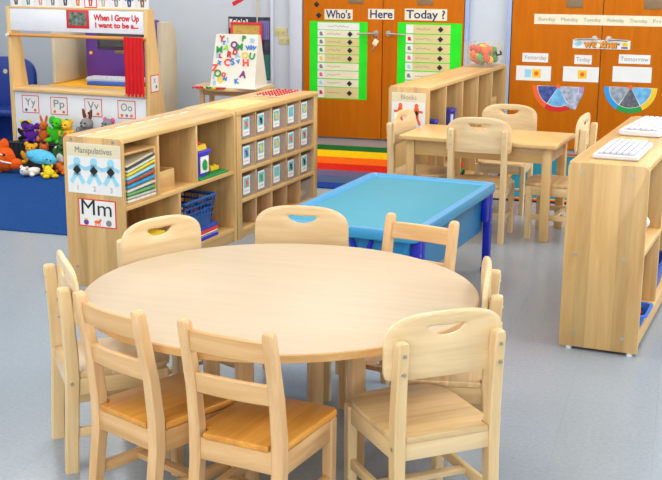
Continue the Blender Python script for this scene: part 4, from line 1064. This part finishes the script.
MB().box2((-.305, -.064, .29), (.075, -.062, .475), .001).build('screen', plain('screen_dark', (84, 86, 90), .15, noise=.02), scb)
MB().cyl((-.375, -.05, .46), (-.375, -.06, .46), .014, 12).cyl((-.37, -.05, .36), (-.37, -.06, .36), .011, 12).build('white_button', white, cp)
MB().cyl((-.395, -.05, .235), (-.395, -.058, .235), .014, 12).build('orange_button', org, cp)
MB().box2((-.18, -.054, .235), (-.02, -.05, .262), .001).build('badge', bronze, cp)
kb = thing('keyboard', 'white keyboard on a blue tray in front of the purple computer', 'keyboard', (-4.36, 8.56, .5052), 0)
MB().box2((-.23, -.10, 0), (.25, .08, .030), .006).build('blue_tray', plain('tray_blue', (46, 96, 190), .4), kb); MB().box2((-.26, -.06, .030), (.26, .08, .055), .006).build('case', kw, kb)
for r_ in range(4): 
    m = MB()
    for i in range(14): m.box((-.235 + i * .036, -.04 + r_ * .032, .059), (.030, .026, .010), bev=.002)
    m.build('key_row', kk, kb)
sb = plain('seat_blue', (24, 56, 140), .4, noise=.05)
def blue_seat(label, x, y, w_, h_, rz):
    k = thing('plastic_chair', label, 'chair', (x, y, 0), rz)
    o_ = [(-w_, 0), (w_, 0)] + [(w_ * math.copysign(abs(math.cos(i / 20 * PI)) ** .6, math.cos(i / 20 * PI)), h_ - .16 + .16 * math.sin(i / 20 * PI) ** .8) for i in range(0, 21)]
    MB().prism(o_, .05, Matrix.Translation((0, 0, 0)) @ FACE, .012).build('backrest', sb, k)
    MB().box2((-w_, -.34, .24), (w_, -.05, .30), .02).build('seat', sb, k)
    for s_ in (-1, 1): MB().box2((s_ * w_ - .03, -.34, 0), (s_ * w_ + .03 if s_ < 0 else w_, -.05, .24), .01).build('side_support', sb, k)
    MB().cyl((0, -.05, h_ - .12), (0, -.055, h_ - .12), .02, 12).build('moulded_boss', beige, k)
    return k
blue_seat('large dark blue moulded plastic chair at the left edge behind the puppet theatre', -5.40, 8.62, .27, .70, 0)

# ------------------------------------------------------------------ side table with the magnetic board
st = thing('side_table', 'small half-round wooden table beside the wall holding the magnetic board', 'table', (-3.385, 8.52, 0), 0)
o_ = [(-.30, .20), (.30, .20)] + [(.30 * math.cos(-i / 20 * PI), .20 - .40 * abs(math.sin(i / 20 * PI)) ** .8) for i in range(0, 21)]
o_ = [(.30 * math.cos(-i / 24 * PI), .05 - .24 * math.sin(i / 24 * PI)) for i in range(25)] + [(-.30, .22), (.30, .22)]
MB().prism(o_, .022, Matrix.Translation((0, 0, .512)), .004).build('table_top', rect_top, st)
for x, y in ((-.22, -.02), (.22, -.02), (-.22, .18), (.22, .18)): MB().box((x, y, .256), (.035, .035, .512), bev=.004).build('leg', ladder_z, st)
MB().box((0, -.02, .487), (.41, .018, .05)).build('apron', ladder_x, st)
ez = thing('magnetic_board', 'white A-shaped magnetic easel board covered with coloured letters on the half-round table', 'magnet board', (-3.315, 8.55, .5342), 0)
ebm = plain('easel_cream', (226, 222, 206), .45, noise=.015)
HB, WB0, WB1 = .395, .185, .172
def slab(sgn):
    yb0, yt = sgn * .13, sgn * .020; th_ = .012
    return [[(-WB0, yb0 - th_, 0), (WB0, yb0 - th_, 0), (WB0, yb0, 0), (-WB0, yb0, 0)], [(-WB1, yt - th_, HB), (WB1, yt - th_, HB), (WB1, yt, HB), (-WB1, yt, HB)]]
MB().loft(slab(-1)).build('front_board', ebm, ez)
rb = slab(1); MB().loft([[(x, y + .012, z) for x, y, z in r] for r in rb]).build('rear_board', ebm, ez)
MB().box((0, 0, HB), (WB1 * 2, .06, .014), bev=.004).build('top_ridge', ebm, ez)
for s_ in (-1, 1):
    MB().prism([(-.138, 0), (.138, 0), (.02, HB), (-.02, HB)], .006, Matrix(((0, 0, 1, s_ * (WB0 - .012) - .003), (1, 0, 0, 0), (0, 1, 0, 0), (0, 0, 0, 1)))).build('end_panel', ebm, ez)
MB().box2((-WB0 - .004, -.20, 0), (WB0 + .03, .17, .012), .004).build('letter_tray', ebm, ez)
mc = {'red': red, 'blue': plain('mag_blue', (60, 120, 200), .4), 'green': green, 'purple': plain('mag_purple', (120, 40, 120), .4), 'orange': plain('mag_orange', (232, 70, 40), .4), 'yellow': yellow, 'lime': plain('mag_lime', (140, 210, 60), .4), 'pale blue': plain('mag_pale', (150, 190, 222), .4)}
mags = [('Y', 'red', 208, 62, 1), ('T', 'blue', 222, 86, .6), ('J', 'pale blue', 248, 66, .7), ('P', 'green', 355, 57, .95), ('D', 'pale blue', 412, 68, .7), ('M', 'green', 192, 130, 1.1), ('A', 'lime', 238, 115, .9), ('Q', 'purple', 290, 98, 1.15),
        ('M', 'green', 328, 110, 1.1), ('W', 'blue', 388, 113, .7), ('W', 'blue', 416, 113, .7), ('R', 'red', 258, 158, 1), ('D', 'red', 297, 143, .9), ('A', 'pale blue', 313, 160, .8), ('L', 'red', 200, 168, .7), ('C', 'orange', 245, 207, 1.2),
        ('S', 'blue', 280, 203, 1.1), ('V', 'blue', 318, 200, .6), ('H', 'orange', 367, 207, 1.2), ('O', 'yellow', 362, 160, 1.1), ('U', 'green', 408, 165, 1.1), ('X', 'blue', 193, 210, .6), ('Z', 'orange', 165, 243, 1.1), ('O', 'green', 183, 278, 1.2),
        ('O', 'orange', 222, 283, .7), ('A', 'purple', 348, 278, 1.15), ('N', 'blue', 232, 308, .6), ('G', 'yellow', 200, 315, 1), ('E', 'pale blue', 162, 338, .7), ('K', 'blue', 305, 322, .8), ('I', 'pale blue', 158, 300, .7), ('B', 'pale blue', 180, 165, .7)]
sl = math.atan2(.11, HB); rnd = random.Random(11); seen = {}
for ch, c, px, py, sz in mags:
    px, py = px / 6.4 + 190, py / 6.4 + 30
    v = (87 - py) / 51.0; u = (px - (211 + 5 * v) ) / (45 - 1 * v)         # fractions across and up the board
    wv = WB0 + (WB1 - WB0) * v
    lx, lz = -wv + 2 * wv * u, HB * v; ly = -.13 - .012 + .11 * v
    key = (ch, c); seen[key] = seen.get(key, 0) + 1
    col_ = 'left' if u < .33 else 'middle' if u < .66 else 'right'; row_ = 'top' if v > .72 else 'upper' if v > .5 else 'lower' if v > .25 else 'bottom'
    lab = '%s letter %s magnet on the %s %s of the white board' % (c, ch, row_, col_) + (', right of two' if (ch, c, px > 253) == ('W', 'blue', True) else '')
    if (ch, c) == ('W', 'blue') and px < 253: lab += ', left of two'
    me = text_bm(ch, .062 * sz, .005, .0028)
    me.transform(FACE @ Matrix.Rotation(rnd.uniform(-.25, .25), 4, 'Z')); me.materials.append(mc[c])
    o = bpy.data.objects.new('letter_magnet', me); COL.objects.link(o)
    o.location = (-3.315 + lx, 8.55 + ly - .0030, .5342 + lz); o.rotation_euler = (-sl, 0, 0); tag(o, lab, 'letter magnet', 'letter magnets on the board')
for x, c, ch, l in ((-.165, plain('mag_pink', (214, 60, 110), .4), 'S', 'pink'), (-.05, green, 'T', 'green'), (-.005, yellow, 'E', 'yellow'), (.045, red, 'H', 'red'), (-.125, red, 'U', 'dark red')):
    me = text_bm(ch, .075, .012, .004); me.transform(Matrix.Rotation(rnd.uniform(-.8, .8), 4, 'Z')); me.materials.append(c)
    o = bpy.data.objects.new('letter_magnet', me); COL.objects.link(o); o.location = (-3.385 + x - .04, 8.325, .5342 + .0062 + .0); 
    tag(o, '%s letter magnet lying flat on the half-round table before the white board' % l, 'letter magnet', 'loose letter magnets')
